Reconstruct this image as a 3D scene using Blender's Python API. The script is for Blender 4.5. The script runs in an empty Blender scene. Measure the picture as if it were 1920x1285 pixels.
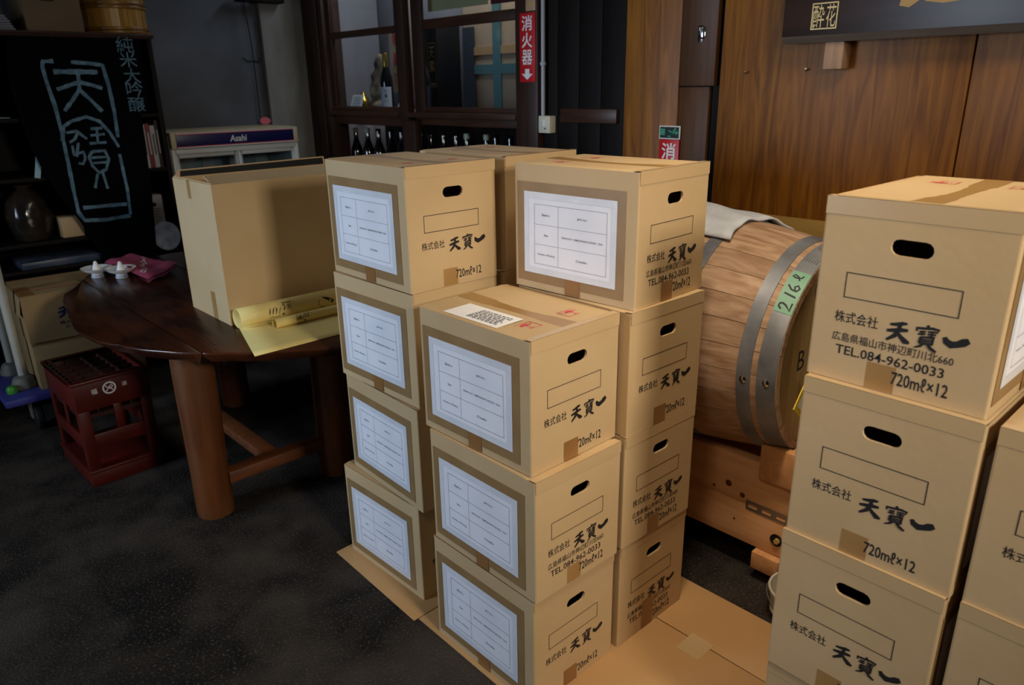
import bpy, bmesh, math, random
from mathutils import Vector, Matrix
random.seed(7)
R = math.radians
SC = bpy.context.scene
COL = SC.collection

# ------------------------------------------------------------------ camera
PITCH, ROLL, YAW, CAMH, FPX = 0.33564071, -0.01658352, R(43), 1.47646, 1378.6
def _basis():
    cp, sp = math.cos(PITCH), math.sin(PITCH)
    f = Vector((0, cp, -sp)); u = Vector((0, sp, cp)); r = Vector((1, 0, 0))
    c, s = math.cos(ROLL), math.sin(ROLL)
    r, u = c * r + s * u, -s * r + c * u
    M = Matrix.Rotation(-YAW, 3, 'Z')
    return M @ r, M @ u, M @ f
CR, CU, CF = _basis()
cam = bpy.data.objects.new('camera', bpy.data.cameras.new('camera'))
COL.objects.link(cam)
mw = Matrix((CR, CU, -CF)).transposed().to_4x4(); mw.translation = Vector((0, 0, CAMH))
cam.matrix_world = mw
cam.data.sensor_width = 36; cam.data.lens = FPX / 1920 * 36
cam.data.clip_start = .05
cam.data.dof.use_dof = True; cam.data.dof.focus_distance = 1.85; cam.data.dof.aperture_fstop = 4.5
SC.camera = cam

# ------------------------------------------------------------------ world, lights, exposure
W = bpy.data.worlds.new('world'); SC.world = W; W.use_nodes = True
bg = W.node_tree.nodes['Background']; bg.inputs[0].default_value = (.45, .62, 1, 1); bg.inputs[1].default_value = .014
def area(name, loc, target, size, sizey, energy, color, spread=180):
    d = bpy.data.lights.new(name, 'AREA'); d.shape = 'RECTANGLE'; d.size = size; d.size_y = sizey
    d.energy = energy; d.color = color; d.spread = R(spread)
    o = bpy.data.objects.new(name, d); COL.objects.link(o); o.location = loc
    o.rotation_euler = (Vector(target) - Vector(loc)).to_track_quat('-Z', 'Y').to_euler()
    return o
area('warm_lamp', (.70, -1.35, 1.98), (1.12, 1.5, .76), .4, .4, 8.8, (1, .91, .77), 72)
area('ceiling_lamp', (1.45, .25, 2.85), (1.85, .7, .9), .5, .5, 8.5, (1, .85, .60), 130)
area('ceiling_lamp', (-.25, .38, 2.5), (1.7, .85, .5), .4, .4, 1.5, (1, .76, .52), 75)
area('stand_fill', (1.0, .72, 2.9), (1.95, .88, .3), .2, .2, 2.5, (1, .82, .62), 52)  # unseen fill light added to brighten the barrel stand
area('shop_door_daylight', (-2.4, 2.9, 1.45), (1.0, 2.3, 1.0), 1.0, 1.1, 22, (.64, .80, 1), 84)
area('case_fill', (2.86, 3.55, 2.62), (2.9, 3.55, 1.5), 1.5, .12, 21, (.97, .93, .92))  # unseen light added to brighten the inside of the display case
SC.view_settings.view_transform = 'Standard'; SC.view_settings.look = 'None'
SC.view_settings.gamma = 1; SC.view_settings.use_curve_mapping = False
SC.view_settings.exposure = -0.12

# ------------------------------------------------------------------ materials
def lin(c):
    if isinstance(c, str):
        c = [int(c[i:i + 2], 16) / 255 for i in (0, 2, 4)]
    return tuple((x / 12.92 if x <= .04045 else ((x + .055) / 1.055) ** 2.4) for x in c[:3]) + (1,)
MATS = {}
def mat(name, c1, c2=None, scale=8, stretch=(1, 1, 1), rough=.6, metal=0, bump=0, bscale=None, rnd=0, detail=4,
        lo=.35, hi=.65, spec=.4, distort=0, c3=None, s3=1.5, coat=0, speck=None):
    m = bpy.data.materials.new(name); m.use_nodes = True; nt = m.node_tree; N = nt.nodes; L = nt.links
    b = N['Principled BSDF']; b.inputs['Roughness'].default_value = rough; b.inputs['Metallic'].default_value = metal
    b.inputs['Specular IOR Level'].default_value = spec
    if coat: b.inputs['Coat Weight'].default_value = coat; b.inputs['Coat Roughness'].default_value = .15
    b.inputs['Base Color'].default_value = lin(c1)
    if c2 or bump:
        tc = N.new('ShaderNodeTexCoord'); mp = N.new('ShaderNodeMapping'); mp.inputs['Scale'].default_value = stretch
        L.new(tc.outputs['Object'], mp.inputs[0])
        vec = mp.outputs[0]
        if rnd:
            oi = N.new('ShaderNodeObjectInfo'); ad = N.new('ShaderNodeVectorMath'); ad.operation = 'MULTIPLY_ADD'
            cb = N.new('ShaderNodeCombineXYZ')
            for k in range(3): L.new(oi.outputs['Random'], cb.inputs[k])
            L.new(cb.outputs[0], ad.inputs[0]); ad.inputs[1].default_value = (17, 31, 23); L.new(vec, ad.inputs[2]); vec = ad.outputs[0]
        nz = N.new('ShaderNodeTexNoise'); nz.inputs['Scale'].default_value = scale; nz.inputs['Detail'].default_value = detail
        nz.inputs['Distortion'].default_value = distort
        L.new(vec, nz.inputs['Vector'])
    if c2:
        cr = N.new('ShaderNodeValToRGB'); cr.color_ramp.elements[0].position = lo; cr.color_ramp.elements[1].position = hi
        cr.color_ramp.elements[0].color = lin(c1); cr.color_ramp.elements[1].color = lin(c2)
        L.new(nz.outputs['Fac'], cr.inputs[0]); out = cr.outputs[0]
        if c3:
            n3 = N.new('ShaderNodeTexNoise'); n3.inputs['Scale'].default_value = s3; n3.inputs['Detail'].default_value = 5
            L.new(tc.outputs['Object'], n3.inputs['Vector'])
            r3 = N.new('ShaderNodeMapRange'); r3.inputs[1].default_value = .45; r3.inputs[2].default_value = .7; L.new(n3.outputs['Fac'], r3.inputs[0])
            mx = N.new('ShaderNodeMix'); mx.data_type = 'RGBA'; L.new(r3.outputs[0], mx.inputs[0]); L.new(out, mx.inputs[6]); mx.inputs[7].default_value = lin(c3); out = mx.outputs[2]
        if speck:
            n4 = N.new('ShaderNodeTexNoise'); n4.inputs['Scale'].default_value = speck[0]; n4.inputs['Detail'].default_value = 2
            L.new(tc.outputs['Object'], n4.inputs['Vector'])
            r4 = N.new('ShaderNodeMapRange'); r4.inputs[1].default_value = speck[1]; r4.inputs[2].default_value = speck[1] + .09; L.new(n4.outputs['Fac'], r4.inputs[0])
            m4 = N.new('ShaderNodeMix'); m4.data_type = 'RGBA'; L.new(r4.outputs[0], m4.inputs[0]); L.new(out, m4.inputs[6]); m4.inputs[7].default_value = lin(speck[2]); out = m4.outputs[2]
        if rnd:
            hs = N.new('ShaderNodeHueSaturation'); mr = N.new('ShaderNodeMapRange')
            mr.inputs[3].default_value = 1 - rnd; mr.inputs[4].default_value = 1 + rnd
            L.new(oi.outputs['Random'], mr.inputs[0]); L.new(mr.outputs[0], hs.inputs['Value']); L.new(out, hs.inputs['Color']); out = hs.outputs[0]
        L.new(out, b.inputs['Base Color'])
    if bump:
        bp = N.new('ShaderNodeBump'); bp.inputs['Strength'].default_value = bump; bp.inputs['Distance'].default_value = .004
        if bscale:
            nb = N.new('ShaderNodeTexNoise'); nb.inputs['Scale'].default_value = bscale; nb.inputs['Detail'].default_value = 4; L.new(vec, nb.inputs['Vector']); L.new(nb.outputs['Fac'], bp.inputs['Height'])
        else: L.new(nz.outputs['Fac'], bp.inputs['Height'])
        L.new(bp.outputs[0], b.inputs['Normal'])
    MATS[name] = m
    return m

def glass_mat(name, tint, gloss=.06, rough=.02):
    m = bpy.data.materials.new(name); m.use_nodes = True; nt = m.node_tree; N = nt.nodes; L = nt.links
    N.remove(N['Principled BSDF']); o = N['Material Output']
    t = N.new('ShaderNodeBsdfTransparent'); t.inputs[0].default_value = lin(tint)
    g = N.new('ShaderNodeBsdfGlossy'); g.inputs['Roughness'].default_value = rough
    lw = N.new('ShaderNodeLayerWeight'); lw.inputs[0].default_value = .5
    pw = N.new('ShaderNodeMath'); pw.operation = 'POWER'; pw.inputs[1].default_value = 4.0; L.new(lw.outputs['Facing'], pw.inputs[0])
    f = N.new('ShaderNodeMapRange'); f.inputs[3].default_value = .035; f.inputs[4].default_value = .6; L.new(pw.outputs[0], f.inputs[0])
    mx = N.new('ShaderNodeMixShader'); L.new(f.outputs[0], mx.inputs[0]); L.new(t.outputs[0], mx.inputs[1]); L.new(g.outputs[0], mx.inputs[2]); L.new(mx.outputs[0], o.inputs[0])
    MATS[name] = m; return m

mat('card', 'c6a97f', 'c0a277', scale=5, stretch=(1, 1, 1), rough=.62, rnd=.035, bump=.10, bscale=55)
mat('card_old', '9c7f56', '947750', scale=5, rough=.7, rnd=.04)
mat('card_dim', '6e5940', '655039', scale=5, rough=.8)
mat('card_in', 'a98455', rough=.8)
mat('tape', 'a6804f', 'a07a49', scale=9, rough=.33, spec=.45)
mat('tape_dark', '8c6238', '94693d', scale=9, rough=.30, spec=.45)
mat('tape_frame', '97784f', '8f7048', scale=14, rough=.38, spec=.4, bump=.06, bscale=40)
mat('tape_clear', 'c6a97f', 'c1a378', scale=5, rough=.28, spec=.5, bump=.04, bscale=30)
mat('paper', 'ebebf2', 'e2e3ec', scale=7, rough=.55, bump=.30, bscale=12)
mat('paper_film', 'e0e1e8', 'd6d8e0', scale=10, rough=.28, spec=.55, bump=.4, bscale=22)
mat('paper_white', 'f2f0ee', rough=.6)
mat('ink', '1d1a1c', rough=.6)
mat('ink_grey', '5c5c68', rough=.6)
mat('ink_red', 'c8404a', rough=.6)
mat('ink_navy', '1c2048', rough=.6)
mat('floor_sheet', 'c39a68', 'b98f5e', scale=3, rough=.65, bump=.06, bscale=40)
mat('concrete', '161311', '332c26', scale=3.6, detail=15, rough=.75, bump=1.0, bscale=120, c3='433c36', s3=3.4, lo=.36, hi=.76, distort=1.4, spec=.2, speck=(130, .57, '4a433b'))
mat('plaster', '5c626e', '4b505b', scale=2.5, detail=8, rough=.85, bump=.25, bscale=14, c3='443f3c', s3=1.3)
mat('plaster_pale', '8d9093', '6e6b64', scale=5, stretch=(1, 1, .25), detail=8, rough=.85, bump=.25, bscale=18)
mat('veneer', '74430e', '9c621b', scale=4.5, stretch=(1, 7, .55), detail=6, rough=.52, rnd=.05, distort=1.2, spec=.4)
mat('veneer_dark', '4c2c10', '5c3814', scale=5, stretch=(1, 7, .6), detail=6, rough=.5, rnd=.05, distort=.8)
mat('dark_wood', '2c1a13', '38231a', scale=6, stretch=(6, 6, .6), detail=6, rough=.42, rnd=.12)
mat('dark_wood_h', '341f15', '46291a', scale=6, stretch=(6, .6, 6), detail=6, rough=.38, rnd=.1)
mat('black_wood', '0e0908', '150e0b', scale=6, stretch=(6, 6, .6), rough=.6, rnd=.1, spec=.15)
mat('table_wood', '1c0e08', '371b10', scale=6, stretch=(7, 1.0, 7), detail=8, rough=.24, rnd=.10, distort=1.0, bump=.2, spec=.5, c3='552a14', s3=2.2)
mat('log', '6b3a18', '4d2810', scale=6, stretch=(4, 4, .35), detail=8, rough=.45, bump=.25, c3='5e3c22', s3=4)
mat('log_rail', '6e3d1e', '55301a', scale=8, stretch=(.6, 5, 5), detail=6, rough=.5)
mat('pine', 'e2b080', 'd09c69', scale=4, stretch=(7, .5, 7), detail=6, rough=.55, rnd=.07, distort=.8)
mat('pine_block', 'c99464', 'b88352', scale=7, stretch=(.5, 5, 5), detail=6, rough=.6, distort=.6, rnd=.05)
mat('oak', 'b9997c', '957355', scale=6, stretch=(6, .8, 6), detail=8, rough=.62, rnd=.14, distort=1.2, bump=.15)
mat('oak_head', 'a38a5c', '8c7246', scale=6, stretch=(1, 5, .8), detail=6, rough=.6, rnd=.10)
mat('zinc', '8c8f94', '6b6e74', scale=9, detail=8, rough=.45, metal=.35, bump=.05)
mat('steel', '9a9a98', rough=.35, metal=.9)
mat('chrome', 'cfd2d6', rough=.15, metal=1)
mat('mint_tape', '7bab92', '73a38a', scale=20, rough=.5)
mat('towel', 'c3c6cc', 'b4b8c0', scale=20, rough=.9, bump=.35, bscale=45)
mat('yellow', 'e0c63c', rough=.5)
mat('board_wood', '291911', '3a2418', scale=5, stretch=(5, .5, 5), detail=7, rough=.35, rnd=.04)
mat('board_bevel', '6a5d52', '7c6e61', scale=5, stretch=(5, .5, 5), detail=7, rough=.5)
mat('gold', 'c2a468', rough=.4, metal=.3)
mat('gold_dim', 'c09a58', rough=.5)
mat('peg', 'c09a7c', 'a88266', scale=9, stretch=(5, 5, .6), rough=.6)
mat('red_sign', 'c01c22', rough=.4)
mat('sign_white', 'eceae8', rough=.45)
mat('sign_black', '0b1a16', rough=.4)
mat('sign_green', '3fae84', rough=.5)
mat('cream_plastic', 'd8d2bd', rough=.4)
mat('conduit', 'a3a6ad', rough=.45)
mat('crate_red', '521309', '430e06', scale=6, rough=.42, spec=.4)
mat('crate_grid', '2c100c', '381510', scale=6, rough=.5)
mat('ply', 'a78446', '9a783c', scale=5, stretch=(1, .5, 6), rough=.6)
mat('cup', 'f4f1ee', rough=.16, spec=.6)
mat('maroon', 'a04058', '923650', scale=30, rough=.75, bump=.2, bscale=60)
mat('cream', 'efe4c8', rough=.6)
mat('roll', 'ecd589', 'e3ca7c', scale=5, rough=.5)
mat('banner', '040507', '07080b', scale=60, rough=.95, spec=.05)
mat('banner_ink', '64818f', '3f5a68', scale=30, rough=.8)
mat('bucket_wood', 'b0833c', '8f6528', scale=8, stretch=(6, 6, .5), detail=6, rough=.22, spec=.6, rnd=.06)
mat('bucket_hoop', '8d642a', '6f4b1d', scale=14, stretch=(1, 1, 5), rough=.3)
mat('fridge', 'c7c9c6', rough=.4)
mat('fridge_cream', 'b5a788', rough=.5)
mat('fridge_in', 'b0bac0', rough=.5)
mat('navy', '15164a', rough=.35)
mat('cart_deck', '383a80', rough=.5)
mat('cart_pole', 'b9b8ae', rough=.4)
mat('cart_grey', '6f6d68', rough=.6)
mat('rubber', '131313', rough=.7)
mat('bottle_glass', '050807', rough=.05, spec=.9, coat=.5)
mat('foil_gold', 'd9b04e', rough=.25, metal=.9)
mat('label_paper', 'cfcfd4', rough=.55)
mat('label_navy', '2c3a58', rough=.5)
mat('cap_pale', '8d9a88', rough=.5)
mat('case_black', '0a0c14', '10131c', scale=8, rough=.4)
mat('shoji', 'b59f86', 'a89480', scale=3, rough=.9)
mat('case_grey', '7f7f86', '747279', scale=3, rough=.9)
mat('teal_bar', '43696f', rough=.7)
mat('slate_bar', '2b3442', rough=.7)
mat('tan_bar', 'a3805c', rough=.8)
mat('statue', '8a7a62', '4a3d30', scale=22, detail=8, rough=.6, bump=1)
mat('poster', 'd8c48f', rough=.7)
mat('book_white', 'a8a5a4', rough=.6)
mat('book_red', '7d2f33', rough=.6)
mat('book_dark', '3a2c2c', rough=.6)
mat('bag_film', '211d1a', '352b22', scale=9, rough=.15, spec=.7, bump=1, bscale=14)
mat('pack_blue', '1f3a52', '55586a', scale=9, rough=.35)
mat('disc', 'b4bac8', '8a90a2', scale=16, rough=.5)
mat('blue_lit_sheet', 'a9c9d4', rough=.6)  # pale sheet colour with the bluish daylight put into it
mat('pink', 'd06a7c', rough=.5)
mat('bucket_white', 'b8b4a4', rough=.4)
mat('green_cap', '3c8a2c', rough=.4)
glass_mat('pane', 'dfe6ea'); glass_mat('fridge_glass', 'dfe6ea')

# ------------------------------------------------------------------ mesh builder
class MB:
    def __init__(s): s.v = []; s.f = []
    def add(s, verts, faces):
        n = len(s.v); s.v += [tuple(v) for v in verts]; s.f += [tuple(i + n for i in f) for f in faces]; return s
    def box(s, x0, y0, z0, x1, y1, z1):
        v = [(x, y, z) for z in (z0, z1) for x, y in ((x0, y0), (x1, y0), (x1, y1), (x0, y1))]
        return s.add(v, [(3, 2, 1, 0), (4, 5, 6, 7), (0, 1, 5, 4), (1, 2, 6, 5), (2, 3, 7, 6), (3, 0, 4, 7)])
    def prism(s, poly, z0, z1, fn=None):
        fn = fn or (lambda x, y, z: (x, y, z)); n = len(poly)
        v = [fn(x, y, z0) for x, y in poly] + [fn(x, y, z1) for x, y in poly]
        return s.add(v, [tuple(range(n))[::-1], tuple(range(n, 2 * n))] + [(i, (i + 1) % n, n + (i + 1) % n, n + i) for i in range(n)])
    def lathe(s, prof, n=24, c=(0, 0, 0), axis='z', a0=0, a1=2 * math.pi):
        full = abs(a1 - a0 - 2 * math.pi) < 1e-6; m = n if full else n + 1; v = []
        for i in range(m):
            a = a0 + (a1 - a0) * i / n
            for r, h in prof:
                p = (r * math.cos(a), r * math.sin(a), h)
                if axis == 'y': p = (p[0], h, p[1])
                if axis == 'x': p = (h, p[0], p[1])
                v.append((p[0] + c[0], p[1] + c[1], p[2] + c[2]))
        k = len(prof); f = []
        for i in range(n):
            j = (i + 1) % m
            for q in range(k - 1): f.append((i * k + q, j * k + q, j * k + q + 1, i * k + q + 1))
        return s.add(v, f)
    def tube(s, pts, r, n=8, cap=True):
        pts = [Vector(p) for p in pts]; v = []; f = []
        rr = r if isinstance(r, (list, tuple)) else [r] * len(pts)
        for i, p in enumerate(pts):
            t = (pts[min(i + 1, len(pts) - 1)] - pts[max(i - 1, 0)]).normalized()
            a = t.cross(Vector((0, 0, 1)) if abs(t.z) < .9 else Vector((1, 0, 0))).normalized(); b = t.cross(a)
            for k in range(n):
                q = p + rr[i] * (math.cos(2 * math.pi * k / n) * a + math.sin(2 * math.pi * k / n) * b); v.append(q)
        for i in range(len(pts) - 1):
            for k in range(n): f.append((i * n + k, i * n + (k + 1) % n, (i + 1) * n + (k + 1) % n, (i + 1) * n + k))
        if cap: f += [tuple(range(n))[::-1], tuple(range((len(pts) - 1) * n, len(pts) * n))]
        return s.add(v, f)
    def grid(s, nx, ny, fn):
        v = [fn(i / nx, j / ny) for j in range(ny + 1) for i in range(nx + 1)]
        return s.add(v, [(j * (nx + 1) + i, j * (nx + 1) + i + 1, (j + 1) * (nx + 1) + i + 1, (j + 1) * (nx + 1) + i) for j in range(ny) for i in range(nx)])
    def ribbon(s, pts, w, fn):
        """flat pen stroke through 2-D pts, width w (number or list), fn maps (x, z) to 3-D"""
        n = len(pts); ww = w if isinstance(w, (list, tuple)) else [w] * n; v = []
        for i, (x, z) in enumerate(pts):
            x0, z0 = pts[max(i - 1, 0)]; x1, z1 = pts[min(i + 1, n - 1)]
            dx, dz = x1 - x0, z1 - z0; l = math.hypot(dx, dz) or 1
            nx, nz = -dz / l * ww[i] / 2, dx / l * ww[i] / 2
            v += [fn(x + nx, z + nz), fn(x - nx, z - nz)]
        return s.add(v, [(2 * i, 2 * i + 1, 2 * i + 3, 2 * i + 2) for i in range(n - 1)])
    def rect(s, x0, z0, x1, z1, fn): return s.add([fn(x0, z0), fn(x1, z0), fn(x1, z1), fn(x0, z1)], [(0, 1, 2, 3)])
    def frame(s, x0, z0, x1, z1, w, fn):
        s.rect(x0, z0, x1, z0 + w, fn); s.rect(x0, z1 - w, x1, z1, fn); s.rect(x0, z0 + w, x0 + w, z1 - w, fn); s.rect(x1 - w, z0 + w, x1, z1 - w, fn); return s
    def disc(s, cx, cz, r, fn, n=20):
        return s.add([fn(cx + r * math.cos(2 * math.pi * k / n), cz + r * math.sin(2 * math.pi * k / n)) for k in range(n)], [tuple(range(n))])
    def text(s, body, x0, z0, x1, z1, fn, bold=0, shear=0):
        v, f = text_geo(body, bold); 
        return s.add([fn(x0 + (x1 - x0) * a + shear * (z1 - z0) * b, z0 + (z1 - z0) * b) for a, b in v], f)
    def mesh(s, name, m, smooth=False, bevel=0, seg=2):
        me = bpy.data.meshes.new(name); me.from_pydata(s.v, [], s.f); me.materials.append(MATS[m])
        bm = bmesh.new(); bm.from_mesh(me)
        bmesh.ops.remove_doubles(bm, verts=bm.verts, dist=1e-6) if smooth or bevel else None
        bmesh.ops.recalc_face_normals(bm, faces=bm.faces)
        if bevel:
            es = [e for e in bm.edges if len(e.link_faces) == 2 and e.calc_face_angle(0) > .6]
            bmesh.ops.bevel(bm, geom=es, offset=bevel, segments=seg, profile=.5, affect='EDGES', clamp_overlap=True)
        bm.to_mesh(me); bm.free()
        if smooth or bevel:
            me.polygons.foreach_set('use_smooth', [True] * len(me.polygons))
            try: me.set_sharp_from_angle(angle=R(40))
            except Exception: pass
        return me
    def build(s, name, m, parent=None, smooth=False, bevel=0, seg=2, world=False):
        if world and parent is not None:
            p = parent.location; s.v = [(a - p[0], b - p[1], c - p[2]) for a, b, c in s.v]
        return link(name, s.mesh(name, m, smooth, bevel, seg), parent)
def link(name, me, parent=None, loc=(0, 0, 0), rot=(0, 0, 0)):
    o = bpy.data.objects.new(name, me); COL.objects.link(o); o.location = loc; o.rotation_euler = rot
    if parent is not None: o.parent = parent
    return o
_T = {}
_tc = bpy.data.curves.new('lettering', 'FONT'); _to = bpy.data.objects.new('lettering', _tc); COL.objects.link(_to)
def text_geo(body, bold=0):
    k = (body, bold)
    if k not in _T:
        _tc.body = body; _tc.size = 1; _tc.resolution_u = 2; _tc.offset = bold
        dg = bpy.context.evaluated_depsgraph_get(); dg.update()
        me = bpy.data.meshes.new_from_object(_to.evaluated_get(dg))
        v = [(p.co.x, p.co.y) for p in me.vertices]; f = [tuple(p.vertices) for p in me.polygons]
        x0 = min(p[0] for p in v); x1 = max(p[0] for p in v); y0 = min(p[1] for p in v); y1 = max(p[1] for p in v)
        _T[k] = ([((a - x0) / max(x1 - x0, 1e-6), (b - y0) / max(y1 - y0, 1e-6)) for a, b in v], f); bpy.data.meshes.remove(me)
    return _T[k]
def thing(name, label, cat, loc=(0, 0, 0), rz=0, group=None):
    o = bpy.data.objects.new(name, None); COL.objects.link(o); o.location = loc; o.rotation_euler = (0, 0, rz); o.empty_display_size = .1
    return tag(o, label, cat, group)
def tag(o, label, cat, group=None):
    o['label'] = label; o['category'] = cat
    if group: o['group'] = group
    return o
def struct(o): o['kind'] = 'structure'; return o
def onwall(a):                      # on a plane facing the room at depth a: x runs along -b
    return lambda b, z: (a, b, z)
def clip(poly, ax, val, keep_less):
    out = []
    for i in range(len(poly)):
        p, q = poly[i], poly[(i + 1) % len(poly)]; a = (p[ax] <= val) == keep_less; b = (q[ax] <= val) == keep_less
        if a: out.append(p)
        if a != b:
            t = (val - p[ax]) / (q[ax] - p[ax]); out.append(tuple(p[k] + t * (q[k] - p[k]) for k in (0, 1)))
    return out

# ------------------------------------------------------------------ setting
struct(MB().box(-3.2, -3, -.1, 3.2, 4.85, 0).build('floor', 'concrete'))
WA, WB = 2.6, 4.75
# panelled wall on the right
wr = struct(MB().box(WA + .022, -2.2, 0, WA + .10, 2.0, 2.7).build('wall_right', 'black_wood'))
for b0, b1 in ((.763, 1.610), (-.10, .758), (-.96, -.105), (-1.9, -.965)):
    MB().box(WA, b0, 0, WA + .02, b1, 2.7).build('panel', 'veneer', wr, bevel=.0015)
MB().box(WA, 1.795, 0, WA + .03, 2.065, 2.7).build('panel', 'veneer', wr, bevel=.0015)
MB().box(WA + .004, 1.655, 0, WA + .02, 1.792, 1.462).build('panel', 'veneer_dark', wr, bevel=.0015)
dp = MB().box(WA - .006, 1.632, 1.466, WA + .02, 1.790, 2.7).build('panel', 'veneer_dark', wr, bevel=.002)
dp['label'] = 'small dark hatch door panel with chrome latch'
lt = MB(); lt.box(WA - .010, 1.692, 1.622, WA - .006, 1.712, 1.682); lt.tube([(WA - .01, 1.697, 1.675), (WA - .028, 1.692, 1.672), (WA - .028, 1.690, 1.64), (WA - .01, 1.694, 1.636)], .004)
lt.box(WA - .012, 1.680, 1.64, WA - .006, 1.687, 1.672)
lt.build('latch', 'chrome', dp, bevel=.001)
# dark plank section between case and panelling
d1 = struct(MB().box(WA + .03, 2.06, 0, WA + .10, 2.62, 2.7).build('door_1', 'black_wood'))
for i in range(4):
    b0 = 2.075 + i * .13
    MB().box(WA + .012, b0, 0, WA + .03, b0 + .127, 2.7).build('plank', 'black_wood', d1, bevel=.002)
MB().box(WA - .008, 2.10, 1.315, WA + .012, 2.43, 1.376).build('rail', 'dark_wood_h', d1, bevel=.003)
# left plaster wall
wl = struct(MB().box(-3.2, WB, 0, 3.3, WB + .1, 2.7).build('wall_left', 'plaster'))
struct(MB().box(2.285, WB - .05, 0, WA + .02, WB, 2.7).build('trim_1', 'plaster_pale', bevel=.004))
pk = thing('wall_hook', 'thin black cord and hook hanging from a dark rod on the plaster wall', 'hook', (2.19, 4.66, 1.3))
MB().tube([(2.187, 4.66, 1.31), (2.189, 4.66, 1.55), (2.19, 4.665, 1.77), (2.18, 4.69, 2.03)], .0035, 6).build('cord', 'rubber', pk, world=True)
MB().tube([(2.12, 4.66, 1.665), (2.15, 4.655, 1.645), (2.19, 4.655, 1.65), (2.22, 4.66, 1.64), (2.235, 4.66, 1.665)], .006, 6).build('hook', 'rubber', pk, world=True)
MB().box(2.13, 4.62, 1.985, 2.42, 4.70, 2.02).build('rod', 'black_wood', pk, bevel=.004, world=True)
pt = MB(); pt.prism([(.036 * math.cos(t * .3927), .022 * math.sin(t * .3927)) for t in range(16)], 0, .003, lambda x, y, z: (2.215 + x, 4.655 - z, 1.292 + y))
tag(pt.build('oval_tag', 'pink'), 'small pink oval tag below the black cord above the cooler', 'tag')

# ------------------------------------------------------------------ display case in the wall
dc = thing('display_cabinet', 'dark wooden built-in glass display cabinet with bottle shelf below the panes', 'cabinet', (WA, 3.6, 0))
def dcb(name, x0, y0, z0, x1, y1, z1, m='dark_wood', bv=.003): return MB().box(x0, y0, z0, x1, y1, z1).build(name, m, dc, bevel=bv, world=True)
dcb('post', WA - .03, 4.45, 0, WA + .10, 4.70, 2.7)
dcb('post', WA - .045, 4.50, 0, WA - .03, 4.58, 2.7)
dcb('post', WA - .03, 2.555, 0, WA + .09, 2.70, 2.7)
dcb('mullion', WA - .02, 3.61, 1.30, WA + .03, 3.69, 2.7)
dcb('mullion', WA + .031, 3.51, 1.30, WA + .055, 3.60, 2.7)
dcb('mullion', WA - .02, 3.55, 0, WA + .03, 3.67, 1.30)
dcb('stile', WA, 4.41, 1.37, WA + .03, 4.449, 2.7)
dcb('stile', WA + .033, 2.701, 1.37, WA + .055, 2.725, 2.7)
dcb('glazing_bar', WA, 3.691, 1.772, WA + .03, 4.409, 1.81, 'dark_wood_h')
dcb('glazing_bar', WA + .033, 2.726, 1.775, WA + .055, 3.509, 1.825, 'dark_wood_h')
dcb('rail', WA, 3.691, 1.345, WA + .03, 4.449, 1.372, 'dark_wood_h')
dcb('rail', WA + .033, 2.701, 1.345, WA + .055, 3.549, 1.372, 'dark_wood_h')
dcb('ledge', WA - .04, 2.701, 1.318, WA + .5, 3.609, 1.344, 'dark_wood_h')
dcb('ledge', WA - .04, 3.691, 1.318, WA + .5, 4.449, 1.344, 'dark_wood_h')
dcb('apron', WA + .01, 3.671, 1.262, WA + .04, 4.449, 1.317, 'dark_wood_h')
dcb('apron', WA + .03, 2.701, 1.275, WA + .05, 3.549, 1.317, 'dark_wood_h')
dcb('bottle_shelf', WA - .03, 2.701, .88, WA + .5, 4.449, .905, 'dark_wood_h')
dcb('base_board', WA, 2.701, 0, WA + .03, 4.449, .879, 'dark_wood_h')
dcb('back_panel', WA + .505, 2.5, 0, WA + .53, 4.70, 1.33, 'black_wood')
dcb('back_panel', WA + .505, 3.72, 1.345, WA + .53, 4.70, 2.7, 'case_grey')
dcb('back_panel', WA + .505, 2.5, 1.345, WA + .53, 3.718, 2.7, 'shoji')
for b0, b1, z0, z1, mt in ((3.377, 3.447, 1.345, 2.2, 'teal_bar'), (2.571, 3.3765, 1.548, 1.60, 'teal_bar'), (3.4475, 3.6145, 1.548, 1.60, 'teal_bar'), (3.615, 3.717, 1.345, 1.815, 'slate_bar'), (2.571, 3.3765, 1.655, 1.70, 'tan_bar'), (3.4475, 3.6145, 1.655, 1.70, 'tan_bar')):
    MB().box(WA + .497, b0, z0, WA + .504, b1, z1).build('lattice_bar', mt, dc, world=True)
dcb('side_panel', WA + .10, 4.62, 0, WA + .50, 4.64, 2.7, 'case_grey')
dcb('side_panel', WA + .10, 2.55, 0, WA + .50, 2.57, 2.7, 'black_wood')
MB().box(WA + .012, 3.691, 1.372, WA + .016, 4.41, 2.7).build('pane', 'pane', dc, world=True)
MB().box(WA + .042, 2.726, 1.372, WA + .046, 3.509, 2.7).build('pane', 'pane', dc, world=True)

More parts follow.
